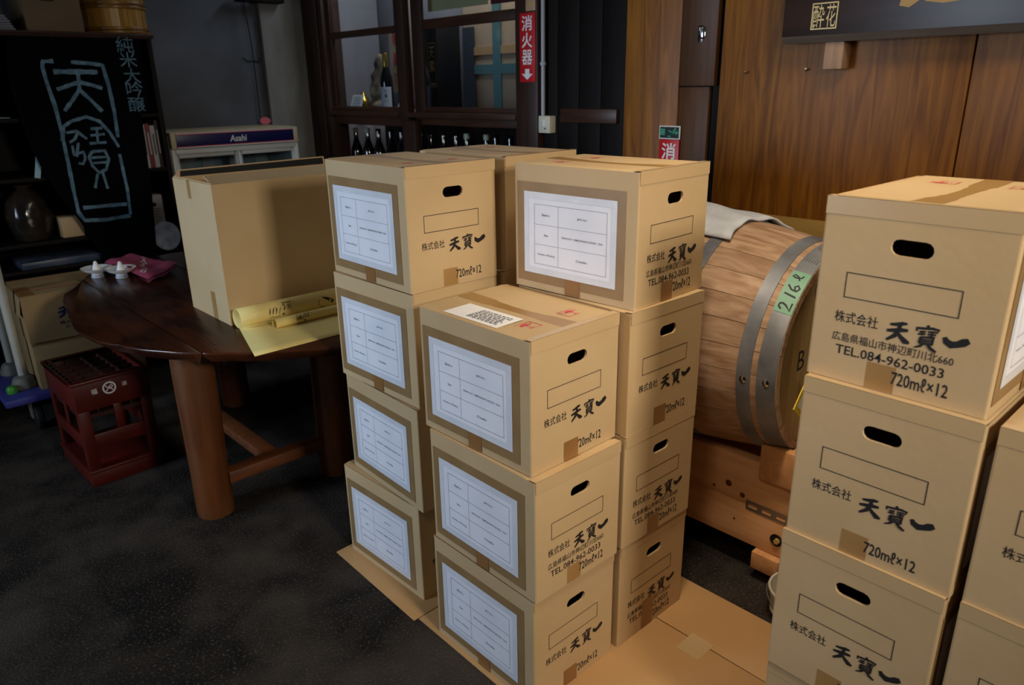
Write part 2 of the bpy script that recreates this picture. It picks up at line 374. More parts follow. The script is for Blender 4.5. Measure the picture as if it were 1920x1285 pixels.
def bottle(name, label, loc, h=.30, r=.038, glass='bottle_glass', cap='foil_gold', lab=None, neckfoil=False, group=None, caplab=None):
    t = thing(name, label, 'bottle', loc, 0, group); s = h / .30
    pr = [(.0, 0), (r * .96, .0), (r, .004 * s), (r, .15 * s), (r * .93, .175 * s), (r * .62, .207 * s), (r * .40, .232 * s), (r * .36, .285 * s), (0, .285 * s)]
    MB().lathe(pr, 20).build('glass_body', glass, t, smooth=True)
    if neckfoil: MB().lathe([(r * .44, .222 * s), (r * .40, .245 * s), (r * .40, .296 * s), (r * .36, .30 * s), (0, .30 * s)], 16).build('neck_foil', cap, t, smooth=True)
    else: MB().lathe([(r * .37, .272 * s), (r * .44, .274 * s), (r * .44, .296 * s), (r * .38, .30 * s), (0, .30 * s)], 16).build('cap', cap, t, smooth=True)
    if lab:
        m = MB().lathe([(r * 1.012, .02 * s), (r * 1.012, .125 * s)], 16, a0=R(130), a1=R(275)).build('label', lab, t, smooth=True)
        if caplab: caplab(t, r * 1.02, s, m)
    return t
def cyl(r, a0):                                                  # wraps (x, z) round a bottle
    return lambda x, z: (r * math.cos(a0 + x / r), r * math.sin(a0 + x / r), z)
def lab1(t, r, s, par):
    fn = cyl(r, R(222)); m = MB()
    for i, ch in enumerate('天寶一'): m.text(ch, -.008, .095 * s - i * .026 * s, .010, .115 * s - i * .026 * s, fn, .02)
    m.build('print', 'ink', par)
def lab2(t, r, s, par):
    fn = cyl(r, R(205)); MB().disc(0, .118 * s, .010, fn, 12).build('seal', 'ink_red', par)
    m = MB()
    for i in range(6): m.text('純米大吟醸酒'[i], -.005, .088 * s - i * .014 * s, .006, .1 * s - i * .014 * s, fn)
    m.build('print', 'label_paper', par)
bottle('sake_bottle', 'dark sake bottle with gold foil neck and white label in the left pane', (WA + .13, 4.02, 1.344), .335, .040, cap='foil_gold', lab='label_paper', neckfoil=True, caplab=lab1)
bottle('sake_bottle', 'black sake bottle with navy label and red dot before the tall black box', (WA + .12, 3.622, 1.344), .335, .040, cap='bottle_glass', lab='label_navy', neckfoil=True, caplab=lab2)
# tall black box with golden seal lettering
bx = thing('presentation_box', 'tall black presentation box with gold seal lettering behind the glass', 'box', (WA + .29, 3.663, 1.344))
MB().box(-.09, -.063, 0, .09, .063, .495).build('body', 'case_black', bx, bevel=.004)
fn = lambda x, z: (-.0912, -.018 - x, z); g = MB()
g.frame(-.040, .135, .040, .375, .004, fn)
for i, ch in enumerate('天寶一'): g.text(ch, -.026, .290 - i * .072, .026, .355 - i * .072 if ch != '一' else .300 - i * .072, fn, .015)
g.build('lettering', 'gold_dim', bx)
# statue, gold ornament, cards, hanging slip, poster
st = MB(); prf = [(0, 0), (.07, 0), (.075, .03), (.055, .06), (.06, .12), (.045, .17), (.05, .21), (.03, .25), (.036, .28), (.034, .31), (.018, .335), (0, .338)]
st.lathe(prf, 14); st.v = [(x * (1 + .18 * math.sin(9 * z * 10 + 5 * math.atan2(y, x))), y * (1 + .15 * math.cos(50 * z)) + .02 * math.sin(14 * z), z) for x, y, z in st.v]
o = st.build('carved_statue', 'statue', smooth=True); o.location = (WA + .22, 4.225, 1.344); tag(o, 'carved mottled statue standing behind the gold-necked bottle', 'statue')
orn = MB().lathe([(0, 0), (.03, 0), (.045, .03), (.04, .06), (.02, .085), (.012, .11), (0, .112)], 12).build('gold_ornament', 'foil_gold', smooth=True)
orn.location = (WA + .30, 4.56, 1.344); tag(orn, 'small round gold ornament half hidden behind the white card', 'ornament')
def card_stand(label, b, w, h, a=WA + .08):
    t = thing('description_card', label, 'card', (a, b, 1.344)); f = lambda x, z, k=0: (.35 * z - .05 - k, -x, z)
    m = MB(); m.add([f(-w / 2, 0), f(w / 2, 0), f(w / 2, h), f(-w / 2, h), f(-w / 2, 0, -.003), f(w / 2, 0, -.003), f(w / 2, h, -.003), f(-w / 2, h, -.003)], [(0, 1, 2, 3), (7, 6, 5, 4), (0, 4, 5, 1), (1, 5, 6, 2), (2, 6, 7, 3), (3, 7, 4, 0)])
    m.build('sheet', 'paper_white', t)
    p = MB()
    for i in range(6):
        l = w * (.55 if i == 0 else (.78 if i % 2 else .62)); z = h * (.84 - .13 * i)
        p.rect(-l / 2, z, l / 2, z + h * .035, lambda x, y: (.35 * y - .0512, -x, y))
    p.build('print', 'ink_grey', t)
card_stand('white printed card leaning in the left pane beside the gold ornament', 4.245, .125, .095)
card_stand('white card corner peeking out beside the cabinet mullion', 3.735, .10, .085)
sl = MB(); sl.add([(WA + .33, 4.24, 1.42), (WA + .33, 4.13, 1.42), (WA + .33, 4.13, 1.84), (WA + .33, 4.24, 1.84)], [(0, 1, 2, 3)])
sl = thing('hanging_slip', 'hanging cream paper slip with red brush characters behind the bottle', 'paper slip', (WA + .37, 4.255, 1.45))
MB().box(0, -.065, 0, .003, .062, .40).build('sheet', 'shoji', sl)
q = MB(); fn = lambda x, z: (-.001, -x, z)
for i, ch in enumerate('秘蔵酒'): q.text(ch, -.02, .29 - i * .125, .045, .37 - i * .125, fn, .03)
q.build('lettering', 'ink_red', sl)
po = thing('poster', 'pale cream poster hanging in the upper right pane', 'poster', (WA + .12, 3.32, 1.85))
MB().box(0, -.265, .022, .003, .235, .6).build('sheet', 'poster', po)
MB().box(WA + .12, 2.80, 1.87, WA + .14, 3.035, 1.97).build('red_box', 'book_red', None, bevel=.002)
o = bpy.data.objects['red_box']; tag(o, 'dark red flat box beside the cream poster in upper pane', 'box')
GB = 'dark sake bottles on the shelf under the panes'
LB = ['first from the left', 'second from the left', 'third from the left', 'fourth from the left', 'fifth, tight against the mullion']
for i, b in enumerate((4.486, 4.341, 4.214, 4.073, 3.985)):
    bottle('sake_bottle', 'dark unlabelled bottle below the left pane, ' + LB[i], (WA + (.17, .17, .17, .17, .19)[i], b, .905), .325, .040, cap='cap_pale' if i < 2 else 'bottle_glass', group=GB)
LB = ['first right of the mullion', 'second right of the mullion', 'third right of the mullion', 'fourth right of the mullion', 'fifth, the pale cap nearer the mullion', 'sixth, the pale cap nearer the post', 'seventh, next to last before the post', 'eighth, last before the post']
for i, b in enumerate((3.745, 3.655, 3.53, 3.415, 3.319, 3.15, 3.071, 2.957)):
    bottle('sake_bottle', 'dark bottle below the right pane, ' + LB[i], (WA + .17, b, .905), (.32 if i < 4 else .322), .039, cap='cap_pale' if i in (4, 5) else 'bottle_glass', group=GB)

# ------------------------------------------------------------------ signs, conduit, wall fittings
s1 = thing('fire_extinguisher_sign', 'tall red sign with white characters and down arrow on the cabinet post', 'sign', (WA - .034, 2.612, 1.493))
fn = lambda x, z: (-.0045, -x, z)
MB().box(-.003, -.050, 0, .003, .050, .298).build('plate', 'red_sign', s1, bevel=.0008)
m = MB()
for i, ch in enumerate('消火器'): m.text(ch, -.034, .222 - i * .073, .034, .287 - i * .073, fn, .014)
m.add([fn(*p) for p in ((-.014, .058), (.014, .058), (.014, .036), (.036, .036), (0, .010), (-.036, .036), (-.014, .036))], [tuple(range(7))])
m.build('lettering', 'sign_white', s1)
wt = thing('wooden_tag', 'small pale wooden tag above the tall red sign', 'tag', (WA - .034, 2.59, 1.798))
MB().box(-.004, -.03, 0, .003, .03, .055).build('plate', 'peg', wt, bevel=.001)
MB().disc(0, .027, .010, lambda x, z: (-.0046, -x, z), 12).build('mark', 'gold_dim', wt)
s2 = thing('fire_extinguisher_sign', 'second red sign, half hidden behind the tall carton stack, under a black and green plate', 'sign', (WA - .001, 1.822, .96))
MB().box(-.005, -.048, 0, 0, .048, .30).build('plate', 'red_sign', s2, bevel=.0008)
m = MB(); fn2 = lambda x, z: (-.006, -x, z)
for i, ch in enumerate('消火器'): m.text(ch, -.034, .222 - i * .073, .034, .287 - i * .073, fn2, .014)
m.build('lettering', 'sign_white', s2)
s3 = thing('exit_plate', 'small black plate with green running arrow above the second red sign', 'sign', (WA - .001, 1.822, 1.262))
MB().box(-.005, -.05, 0, 0, .05, .052).build('plate', 'sign_white', s3, bevel=.0008)
MB().rect(-.046, .004, .046, .048, lambda x, z: (-.0055, -x, z)).build('field', 'sign_black', s3)
m = MB(); fn3 = lambda x, z: (-.0062, -x, z); m.frame(-.042, .016, -.022, .040, .004, fn3); m.rect(-.036, .022, -.028, .034, fn3)
m.ribbon([(.002, .008), (.016, .026), (.03, .044)], .005, fn3); m.ribbon([(-.004, .034), (.014, .026), (.04, .026)], .004, fn3); m.ribbon([(.014, .026), (.008, .014), (-.006, .01)], .004, fn3); m.ribbon([(.03, .034), (.042, .026), (.03, .018)], .003, fn3)
m.build('pictogram', 'sign_green', s3)
sw = thing('wall_switch', 'cream wall switch box at the end of the grey conduit', 'switch', (WA + .012, 2.512, 1.265))
MB().box(-.042, -.037, 0, 0, .037, .078).build('box', 'cream_plastic', sw, bevel=.004)
MB().box(-.046, -.010, .03, -.042, .008, .062).build('rocker', 'sign_white', sw, bevel=.001)
MB().box(-.0445, -.012, .018, -.042, -.004, .024).build('indicator', 'rubber', sw)
cd = thing('conduit', 'thin grey conduit running down the post to the switch', 'conduit', (WA, 2.535, 1.343))
MB().tube([(-.012, 0, 0), (-.012, 0, .6), (-.012, 0, 1.3)], .009, 8).build('pipe', 'conduit', cd, smooth=True)
MB().lathe([(.011, .22), (.014, .222), (.014, .235), (.011, .237)], 10, (-.012, 0, 0)).build('clip', 'conduit', cd)
for i, (b, z, l) in enumerate(((1.501, 1.508, 'small nail in the panel wall, nearer the hatch door'), (1.271, 1.512, 'small nail in the panel wall, below the signboard corner'))):
    m = MB().tube([(WA, b, z), (WA - .012, b, z + .001), (WA - .02, b - .004, z + .005)], .0035, 6); tag(m.build('nail', 'steel'), l, 'nail')
# carved signboard
sb = thing('signboard', 'dark carved wooden signboard with square gold seal hung on the panelling', 'signboard', (2.545, .4, 1.597))
MB().prism([(-.03, .02), (-.012, 0), (.022, 0), (.022, .55), (-.03, .55)], -1.0, .932, lambda x, y, z: (x, z, y)).build('board', 'board_wood', sb, bevel=.002)
MB().add([(-.0311, -.999, .021), (-.0311, .931, .021), (-.0125, .931, -.0006), (-.0125, -.999, -.0006)], [(0, 1, 2, 3)]).build('bevelled_edge', 'board_bevel', sb)
fn = lambda x, z: (-.0315, .79 - x, z + .078)
m = MB(); m.frame(-.043, -.04, .043, .04, .004, fn)
for x0, x1, chs in ((.006, .037, '花'), (-.038, .0, '酔')): m.text(chs, x0, -.034, x1, .034, fn, .0)
m.ribbon([(-.036, -.034), (-.02, -.02), (-.03, -.005), (-.012, .0)], .003, fn)
m.build('seal', 'gold', sb)
m = MB(); m.ribbon([(.56, .10), (.585, .095), (.61, .11)], [.02, .024, .02], lambda x, z: (-.0315, 1.12 - x, z)); m.ribbon([(.63, .103), (.68, .098), (.74, .103), (.78, .13)], [.012, .02, .022, .03], lambda x, z: (-.0315, 1.12 - x, z))
m.build('brush_lettering', 'gold_dim', sb)
tag(MB().box(WA - .06, 1.126, 1.512, WA, 1.19, 1.597).build('wooden_peg', 'peg', bevel=.004), 'pale wooden peg block carrying the signboard on the wall', 'peg')
# board standing behind the barrel
tag(MB().box(2.50, -.6, 0, 2.52, 1.95, 1.02).build('plywood_board', 'ply', bevel=.002), 'yellowish plywood board standing on the floor behind the barrel', 'board')

# ------------------------------------------------------------------ cartons
BW, BD, BH = .391, .295, .3195
def carton_meshes():
    M = {}
    hw, hd, H, r = BW / 2, BD / 2, BH, .004
    bm = MB()
    # rounded vertical corners + plain long sides
    cs = []
    for cx, cy, a0 in ((hd - r, hw - r, 0), (-hd + r, hw - r, 90), (-hd + r, -hw + r, 180), (hd - r, -hw + r, 270)):
        cs.append([(cx + r * math.cos(R(a0 + k * 30)), cy + r * math.sin(R(a0 + k * 30))) for k in range(4)])
    for c in cs:
        for (x0, y0), (x1, y1) in zip(c, c[1:]): bm.add([(x0, y0, 0), (x1, y1, 0), (x1, y1, H), (x0, y0, H)], [(0, 1, 2, 3)])
    for i in (1, 3):                                              # long sides (label faces)
        (x0, y0), (x1, y1) = cs[i][3], cs[(i + 1) % 4][0]
        bm.add([(x0, y0, 0), (x1, y1, 0), (x1, y1, H), (x0, y0, H)], [(0, 1, 2, 3)])
    per = [p for c in cs for p in c]; bm.add([(x, y, 0) for x, y in per], [tuple(range(len(per)))[::-1]])
    # short sides with a hand hole cut through
    zc, hl, hr = H * .78, .0195, .0135
    st = [(hl + hr * math.cos(R(a)), zc + hr * math.sin(R(a))) for a in range(-90, 91, 30)] + [(-hl + hr * math.cos(R(a)), zc + hr * math.sin(R(a))) for a in range(90, 271, 30)]
    ou = [(-hd + r, 0), (hd - r, 0), (hd - r, H), (-hd + r, H)]
    b2 = bmesh.new(); vo = [b2.verts.new((x, 0, z)) for x, z in ou]; vi = [b2.verts.new((x, 0, z)) for x, z in st]
    es = [b2.edges.new((vo[i], vo[(i + 1) % 4])) for i in range(4)] + [b2.edges.new((vi[i], vi[(i + 1) % len(vi)])) for i in range(len(vi))]
    bmesh.ops.triangle_fill(b2, edges=es, use_beauty=True); b2.verts.index_update()
    vv = [v.co.copy() for v in b2.verts]; ff = [tuple(v.index for v in f.verts) for f in b2.faces]; b2.free()
    for y in (-hw, hw):
        bm.add([(v.x, y, v.z) for v in vv], ff); n = len(st); yi = y + (.006 if y < 0 else -.006)
        bm.add([(x, y, z) for x, z in st] + [(x, yi, z) for x, z in st], [(i, (i + 1) % n, n + (i + 1) % n, n + i) for i in range(n)])
    M['body'] = bm.mesh('body', 'card')
    try: M['body'].polygons.foreach_set('use_smooth', [False] * len(M['body'].polygons))
    except Exception: pass
    for sx in (-1, 1):
        def ff2(u, v, sx=sx):
            x = sx * (hd - u * (hd - .0008)); y = -hw + v * BW
            sag = .004 * math.sin(math.pi * v) * u ** 1.5
            edge = .004 * max(0, 1 - u * 14) ** 2 
            return (x, y, H + .0018 - sag - edge)
        m = MB().grid(10, 8, ff2); n = len(m.v); m.add([(x, y, z - .004) for x, y, z in m.v[:n]], [tuple(i + 0 for i in f)[::-1] for f in m.f])
        M['flap%d' % sx] = m.mesh('flap', 'card', smooth=True)
    # tapes
    sg = lambda v: .004 * math.sin(math.pi * v)
    m = MB().grid(2, 10, lambda u, v: (-.024 + .048 * u, -hw + v * BW, H + .0024 - sg(v)))
    m.grid(2, 4, lambda u, v: (-.024 + .048 * u, -hw - .0004, H + .0024 - .026 * v))
    M['top_tape'] = m.mesh('tape', 'tape')
    off = -.018
    for k, (h, mt, yo) in {'bt': (.048, 'tape_dark', .0010), 'btl': (.047, 'tape', .0003), 'bth': (.095, 'tape_dark', .0010)}.items():
        m = MB().grid(2, 2, lambda u, v: (off - .024 + .048 * u, -hw - yo, h * v + .001))
        M[k] = m.mesh('tape', mt)
    for sx in (-1, 1):
        m = MB().grid(2, 2, lambda u, v: (sx * (hd + .0016), -.028 + .048 * u, .05 * v + .001)); M['side_bt%d' % sx] = m.mesh('tape', 'tape_dark')
    m = MB()
    m.grid(8, 2, lambda u, v: (-hd + .001 + (BD - .002) * u, -hw - .0007, H + .0024 - .030 * v)); m.grid(8, 2, lambda u, v: (-hd + .001 + (BD - .002) * u, -hw - .0006 + .022 * v, H + .0030 - .001 * v))
    M['edge_tape'] = m.mesh('edge_tape', 'tape_clear')
    # print on the short face
    def fl(u, v): return (-hd + u * BD, -hw - .0005, H * (1 - v))
    for k in ('plain', 'addr'):
        m = MB()
        f = lambda x, z: (x, -hw - .0005, z)
        X = lambda u: -hd + u * BD; Z = lambda v: H * (1 - v)
        m.frame(X(.17), Z(.525), X(.785), Z(.385), .0016, f)
        m.text('株式会社', X(.135), Z(.665), X(.385), Z(.60), f, .004)
        brush(m, X(.435), Z(.71), .122, .036, f)
        if k == 'addr':
            m.text('広島県福山市神辺町川北660', X(.135), Z(.772), X(.80), Z(.720), f, .004)
            m.text('TEL.084-962-0033', X(.165), Z(.845), X(.765), Z(.792), f, .008)
        m.text('720mℓ×12', X(.50), Z(.945), X(.80), Z(.868), f, .01)
        M['print_' + k] = m.mesh('print', 'ink')
    # red fragile stamps, one on each flap near one end
    for end in (-1, 1):
        m = MB()
        for cx in (-.075, .072):
            f = lambda x, z, cx=cx: (cx + x, end * (hw - .085) + (z if end < 0 else -z), H + .0022 - .001)
            m.frame(-.030, -.021, .030, .021, .0018, f)
            m.add([f(.016 * math.cos(R(a)), .002 + .013 * math.sin(R(a))) for a in range(0, 181, 20)], [tuple(range(10))])
            m.rect(-.0015, -.015, .0015, .002, f); m.rect(-.008, -.0175, .008, -.0145, f); m.ribbon([(-.024, .016), (-.018, .004)], .002, f); m.ribbon([(.024, .016), (.02, .004)], .002, f)
        M['stamp%d' % end] = m.mesh('stamp', 'ink_red')
    # paper on the long face + tape frame + table
    for sx in (-1, 1):
        P = lambda y, z, k, sx=sx: (sx * (hd + k), -y * sx if sx > 0 else -y, z)   # y: viewer's left to right
        if sx > 0: P = lambda y, z, k: (hd + k, y, z)
        x0, x1, z0, z1 = -.160, .137, .042, .252
        m = MB(); w = .024
        fr = lambda y, z: P(y, z, .0009)
        m.frame(x0 - w, z0 - w, x1 + w, z1 + w, w * 1.4, fr); M['frame_tape%d' % sx] = m.mesh('tape_frame', 'tape_frame')
        m = MB().grid(12, 8, lambda u, v: P(x0 + (x1 - x0) * u, z0 + (z1 - z0) * v, .0014)); M['paper%d' % sx] = m.mesh('label_paper', 'paper', smooth=True)
        m = MB(); m.frame(x0, z0, x1, z1, .016, lambda y, z: P(y, z, .0019)); M['film%d' % sx] = m.mesh('clear_tape', 'paper_film')
        f = lambda y, z: P(y, z, .0023)
        m = MB(); a0, a1, b0, b1 = x0 + .036, x1 - .028, z0 + .026, z1 - .030; am = a0 + (a1 - a0) * .345; hh = (b1 - b0) / 3
        m.frame(a0, b0, a1, b1, .0007, f)
        for k in (1, 2): m.rect(a0, b0 + hh * k, a1, b0 + hh * k + .0006, f)
        m.rect(am, b0, am + .0006, b1, f)
        for k, (s, t) in enumerate((('Number of Packing', '12 bottles'), ('Name', 'TENPOUICHI - YAMADANISHIKI DAIGINJO - 720ml'), ('Batch n.', 'JPKT-VS-1'))):
            zc = b0 + hh * (k + .5)
            for s_, c, lim in ((s, (a0 + am) / 2, .056), (t, (am + a1) / 2, .13)):
                w_ = min(lim, .0034 * len(s_)); m.text(s_, c - w_ / 2, zc - .003, c + w_ / 2, zc + .003, f, .004)
        M['table_print%d' % sx] = m.mesh('table_print', 'ink_grey')
    return M
def brush(m, x0, z0, w, h, fn):
    """three brush characters, stroke by stroke, in a box w x h"""
    cw = w / 3.12
    def ch(k, strokes):
        for i, (pts, ws) in enumerate(strokes):
            lift = lambda x, z, e=.00003 * i: (lambda p: (p[0], p[1] - e, p[2]))(fn(x, z))       # ink strokes lie on one another
            m.ribbon([(x0 + k * cw * 1.08 + cw * px, z0 + h * pz) for px, pz in pts], [cw * q * (1.02, 1.0, 1.12)[k] for q in ws], lift)
    ch(0, [([(.12, .80), (.35, .84), (.62, .93), (.80, .96)], (.10, .15, .17, .08)), ([(.02, .48), (.3, .54), (.6, .62), (.86, .66)], (.12, .17, .18, .12)),
           ([(.52, .90), (.50, .60), (.36, .30), (.05, .03)], (.14, .17, .18, .10)), ([(.44, .48), (.60, .30), (.80, .12), (.98, .08)], (.12, .17, .24, .10))])
    ch(1, [([(.50, 1.10), (.54, .97)], (.10, .14)), ([(.12, .74), (.10, .88), (.4, .92), (.7, .98), (.95, .96), (.86, .80)], (.10, .11, .11, .12, .12, .08)),
           ([(.22, .74), (.46, .78)], (.08, .09)), ([(.18, .62), (.46, .66)], (.08, .09)), ([(.33, .80), (.32, .58)], (.08, .08)), ([(.54, .80), (.84, .84)], (.08, .09)), ([(.54, .68), (.86, .72)], (.08, .09)), ([(.70, .86), (.69, .56)], (.09, .08)), ([(.54, .56), (.84, .60)], (.08, .08)),
           ([(.30, .50), (.28, .20)], (.10, .10)), ([(.30, .50), (.6, .54), (.78, .52), (.76, .22)], (.09, .09, .11, .10)), ([(.32, .40), (.74, .43)], (.07, .07)), ([(.32, .31), (.74, .33)], (.07, .07)), ([(.28, .21), (.76, .23)], (.08, .08)),
           ([(.42, .20), (.34, .08), (.12, -.04)], (.11, .11, .06)), ([(.60, .20), (.74, .06), (.96, -.06)], (.10, .14, .10))])
    ch(2, [([(.10, .72), (.18, .54), (.38, .43), (.60, .50), (.82, .64), (1.0, .76)], (.14, .24, .28, .24, .30, .20))])
CM = carton_meshes()
GC = 'stacked brown cartons of the storeroom'
def carton(label, F, yaw_deg, level, side=-1, logo_rot=0, txt='plain', stamp=-1, bt='bt', paper=True, sidebt=True, dz=0):
    """F: corner between the two visible faces; logo_rot -90 turns the printed face to -x"""
    y = R(yaw_deg); e1 = Vector((math.cos(y), math.sin(y), 0)); e2 = Vector((-math.sin(y), math.cos(y), 0))
    if logo_rot == 0: c = Vector((F[0], F[1], 0)) + e1 * BD / 2 + e2 * BW / 2
    else: c = Vector((F[0], F[1], 0)) + e1 * BW / 2 + e2 * BD / 2
    t = thing('carton', label, 'carton', (c.x, c.y, .004 + level * .3225 + dz), y + R(logo_rot), GC)
    parts = [('body', 'body'), ('flap', 'flap-1'), ('flap', 'flap1'), ('tape', 'top_tape'), ('tape', bt), ('edge_tape', 'edge_tape'), ('print', 'print_' + txt), ('stamp', 'stamp%d' % stamp)]
    if sidebt: parts.append(('tape', 'side_bt%d' % side))
    for n, k in parts: link(n, CM[k], t)
    if paper:
        link('tape_frame', CM['frame_tape%d' % side], t)
        p = link('label_paper', CM['paper%d' % side], t)
        link('clear_tape', CM['film%d' % side], p); link('table_print', CM['table_print%d' % side], p)
    return t
carton('bottom carton of the left stack beside the table, papered side only showing', (1.059, 1.546), 1.5, 0, sidebt=False)
carton('second carton up in the left stack, twisted slightly over the one below', (1.054, 1.514), -2.3, 1, sidebt=False)
carton('third carton up in the left stack, brown tape tab below its paper', (1.065, 1.516), .5, 2)
carton('top carton of the left stack, full printed face without address lines', (1.064, 1.518), -.9, 3, bt='btl')
carton('bottom carton of the front middle stack, standing on the floor sheet', (1.008, 1.020), -.4, 0)
carton('middle carton of the front middle stack with address lines on its face', (1.007, 1.012), -.8, 1, txt='addr', bt='btl')
b3 = carton('top carton of the front middle stack with a white shipping label on its lid', (1.018, 1.035), 0, 2)
carton('bottom carton of the shaded stack right of the front one, tape over its address', (1.322, 1.012), -.6, 0, txt='addr', bt='bth')
carton('second carton up in the stack right of the front one, address printed clearly', (1.319, 1.008), -1.3, 1, txt='addr')
carton('third carton up in the stack right of the front one, below the papered top carton', (1.322, 1.008), -1.4, 2)
carton('top carton right of centre, large paper on one side and address lines on the other', (1.341, 1.013), 2.0, 3, txt='addr', stamp=1)
for i, l in enumerate(('bottom carton hidden at the base of the rearmost stack', 'second carton hidden inside the rearmost stack', 'third carton of the rearmost stack, a sliver between two other stacks', 'top carton of the rearmost stack, only its lid and one edge showing')):
    carton(l, (1.400 if i < 3 else 1.412, 1.530), -.3 if i < 3 else .4, i, stamp=1, paper=False, sidebt=False)
E4 = dict(side=1, logo_rot=-90, stamp=1)
carton('bottom carton of the right foreground stack, just a strip in the bottom corner', (1.232, .254), -1, 0, **E4)
carton('second carton up in the right foreground stack, cut by the bottom of the picture', (1.225, .254), -1.1, 1, **E4, bt='btl')
carton('third carton up in the right foreground stack, no address lines, thin tape at base', (1.233, .251), -.7, 2, **E4, bt='btl')
carton('top carton of the right foreground stack with address and telephone lines', (1.250, .258), -1.1, 3, txt='addr', **E4, bt='btl')
for i, l in enumerate(('bottom carton of the stack at the right edge, below the picture', 'middle carton of the stack at the right edge, lid corner showing', 'top carton of the stack at the right edge beside the foreground stack')):
    carton(l, (1.235 if i < 2 else 1.24, .236 - BD), -.5, i, **E4, paper=False)
# shipping label lying on the lid of the top middle carton
m = MB(); lz = BH + .0034
f = lambda x, y: (x, y, lz - .002 * math.cos(3 * x))
m.grid(8, 4, lambda u, v: (-.135 + .185 * 0 + .085 * v, -.075 + .19 * u, lz - .0012 + .0015 * v)); sl_ = m.build('shipping_label', 'paper_white', b3)
sl_['label'] = 'white printed shipping label'
p = MB(); fp = lambda x, y: (x, y, lz + .0008); random.seed(3)
for i in range(7):
    x = -.070 - i * .0085; y = .045
    while y > -.045 - .01 * random.random():
        w_ = .006 + .010 * random.random(); p.rect(x, y - w_, x + .0032, y, fp); y -= w_ + .003
p.build('label_print', 'ink_grey', sl_)
# cardboard sheets under the stacks
fs = MB().prism([(.985, 1.497), (1.715, 1.502), (1.71, 1.985), (.998, 1.955)], .0005, .0035); tag(fs.build('floor_cardboard', 'floor_sheet', bevel=.0008), 'flattened cardboard sheet under the left carton stack', 'cardboard sheet')
f2 = thing('floor_cardboard', 'large creased cardboard sheet on the floor under the front carton stacks', 'cardboard sheet', (0, 0, 0))
MB().prism([(.962, -.9), (1.4985, -.9), (1.4985, 1.495), (1.000, 1.494)], .0005, .0035).build('sheet', 'floor_sheet', f2, bevel=.0008)
MB().prism([(1.5015, -.9), (1.715, -.9), (1.712, 1.495), (1.5015, 1.495)], .0005, .0035).build('sheet', 'floor_sheet', f2, bevel=.0008)
MB().box(1.44, .83, .0036, 1.52, .90, .0041).build('tape', 'tape_clear', f2)

# ------------------------------------------------------------------ barrel on its timber stand
BA, BZ, Rh, Rm, bm_, hl = 2.05, .727, .299, .356, 1.286, .439
br = thing('barrel', 'oak barrel with galvanised hoops lying on the timber stand', 'barrel', (BA, bm_, BZ))
prof = lambda y: Rm - (Rm - Rh) * (y / hl) ** 2
NS = 30; ha = math.pi / NS - .0022
m = MB(); ny = 12; na = 3
def stv(r_off):
    return [[((prof(-hl + 2 * hl * j / ny) + r_off) * math.sin(-ha + 2 * ha * i / na), -hl + 2 * hl * j / ny, (prof(-hl + 2 * hl * j / ny) + r_off) * math.cos(-ha + 2 * ha * i / na)) for i in range(na + 1)] for j in range(ny + 1)]
o_, i_ = stv(0), stv(-.022)
m.grid(na, ny, lambda u, v: o_[round(v * ny)][round(u * na)]); m.grid(na, ny, lambda u, v: i_[round(v * ny)][round(u * na)])
for i in (0, na): m.grid(1, ny, lambda u, v: (o_ if u < .5 else i_)[round(v * ny)][i])
for j in (0, ny): m.grid(na, 1, lambda u, v: (o_ if v < .5 else i_)[j][round(u * na)])
sm = m.mesh('stave', 'oak', smooth=True)
for k in range(NS): link('stave', sm, br, rot=(0, 2 * math.pi * k / NS, 0))
MB().lathe([(prof(y * .1 * hl) - .013, y * .1 * hl) for y in range(-9, 10)], 48, axis='y').build('stave_joint', 'rubber', br, smooth=True)
def hoop(y0, y1, name='hoop'):
    m = MB(); m.lathe([(prof(y0) - .001, y0), (prof(y0) + .003, y0), (prof(y1) + .003, y1), (prof(y1) - .001, y1)], 64, axis='y')
    return m.build('hoop', 'zinc', br, smooth=False)
hoops = [hoop(.847 - bm_ + .0015, .897 - bm_), hoop(.914 - bm_, .951 - bm_), hoop(1.127 - bm_, 1.165 - bm_), hoop(.12, .158), hoop(.33, .37), hoop(.387, .437)]
for o in hoops:
    for p in o.data.polygons: p.use_smooth = True
    o.data.set_sharp_from_angle(angle=R(40))
for (y, a) in ((.934 - bm_, -93), (.873 - bm_, -93)):
    rr = prof(y) + .003; m = MB(); m.lathe([(0, .003), (.006, .0025), (.011, .0)], 12)
    o = m.build('rivet', 'chrome', br, smooth=True); o.location = (rr * math.sin(R(a)), y, rr * math.cos(R(a))); o.rotation_euler = (0, R(a), 0)
HR = Rh - .018
for i in range(9):                                                 # head boards, recessed in the chime
    x0 = -HR + 2 * HR * i / 9; x1 = -HR + 2 * HR * (i + 1) / 9 - .0015; pl = []
    n = 5
    up = [(x0 + (x1 - x0) * k / n, math.sqrt(max(0, HR ** 2 - (x0 + (x1 - x0) * k / n) ** 2))) for k in range(n + 1)]
    pl = [(x, -z) for x, z in up] + [(x, z) for x, z in reversed(up)]
    pl = [p for k, p in enumerate(pl) if k == 0 or math.dist(p, pl[k - 1]) > 1e-4]
    for s in (-1, 1):
        MB().prism(pl, s * (hl - .03), s * (hl - .05), lambda x, y, z: (x, z, y)).build('head_board', 'oak_head', br)
m = MB(); yb = -hl + .0295
m.text('B', -.118, -.036, -.078, .024, lambda x, z: (x, yb, z), .0)
for rr in (.04, .022): m.ribbon([(-.02 + rr * math.cos(R(a)), .19 + rr * math.sin(R(a))) for a in range(30, 331, 15)], .003, lambda x, z: (x, yb, z))
m.build('marking', 'ink', br)
hy = lambda x, y: None
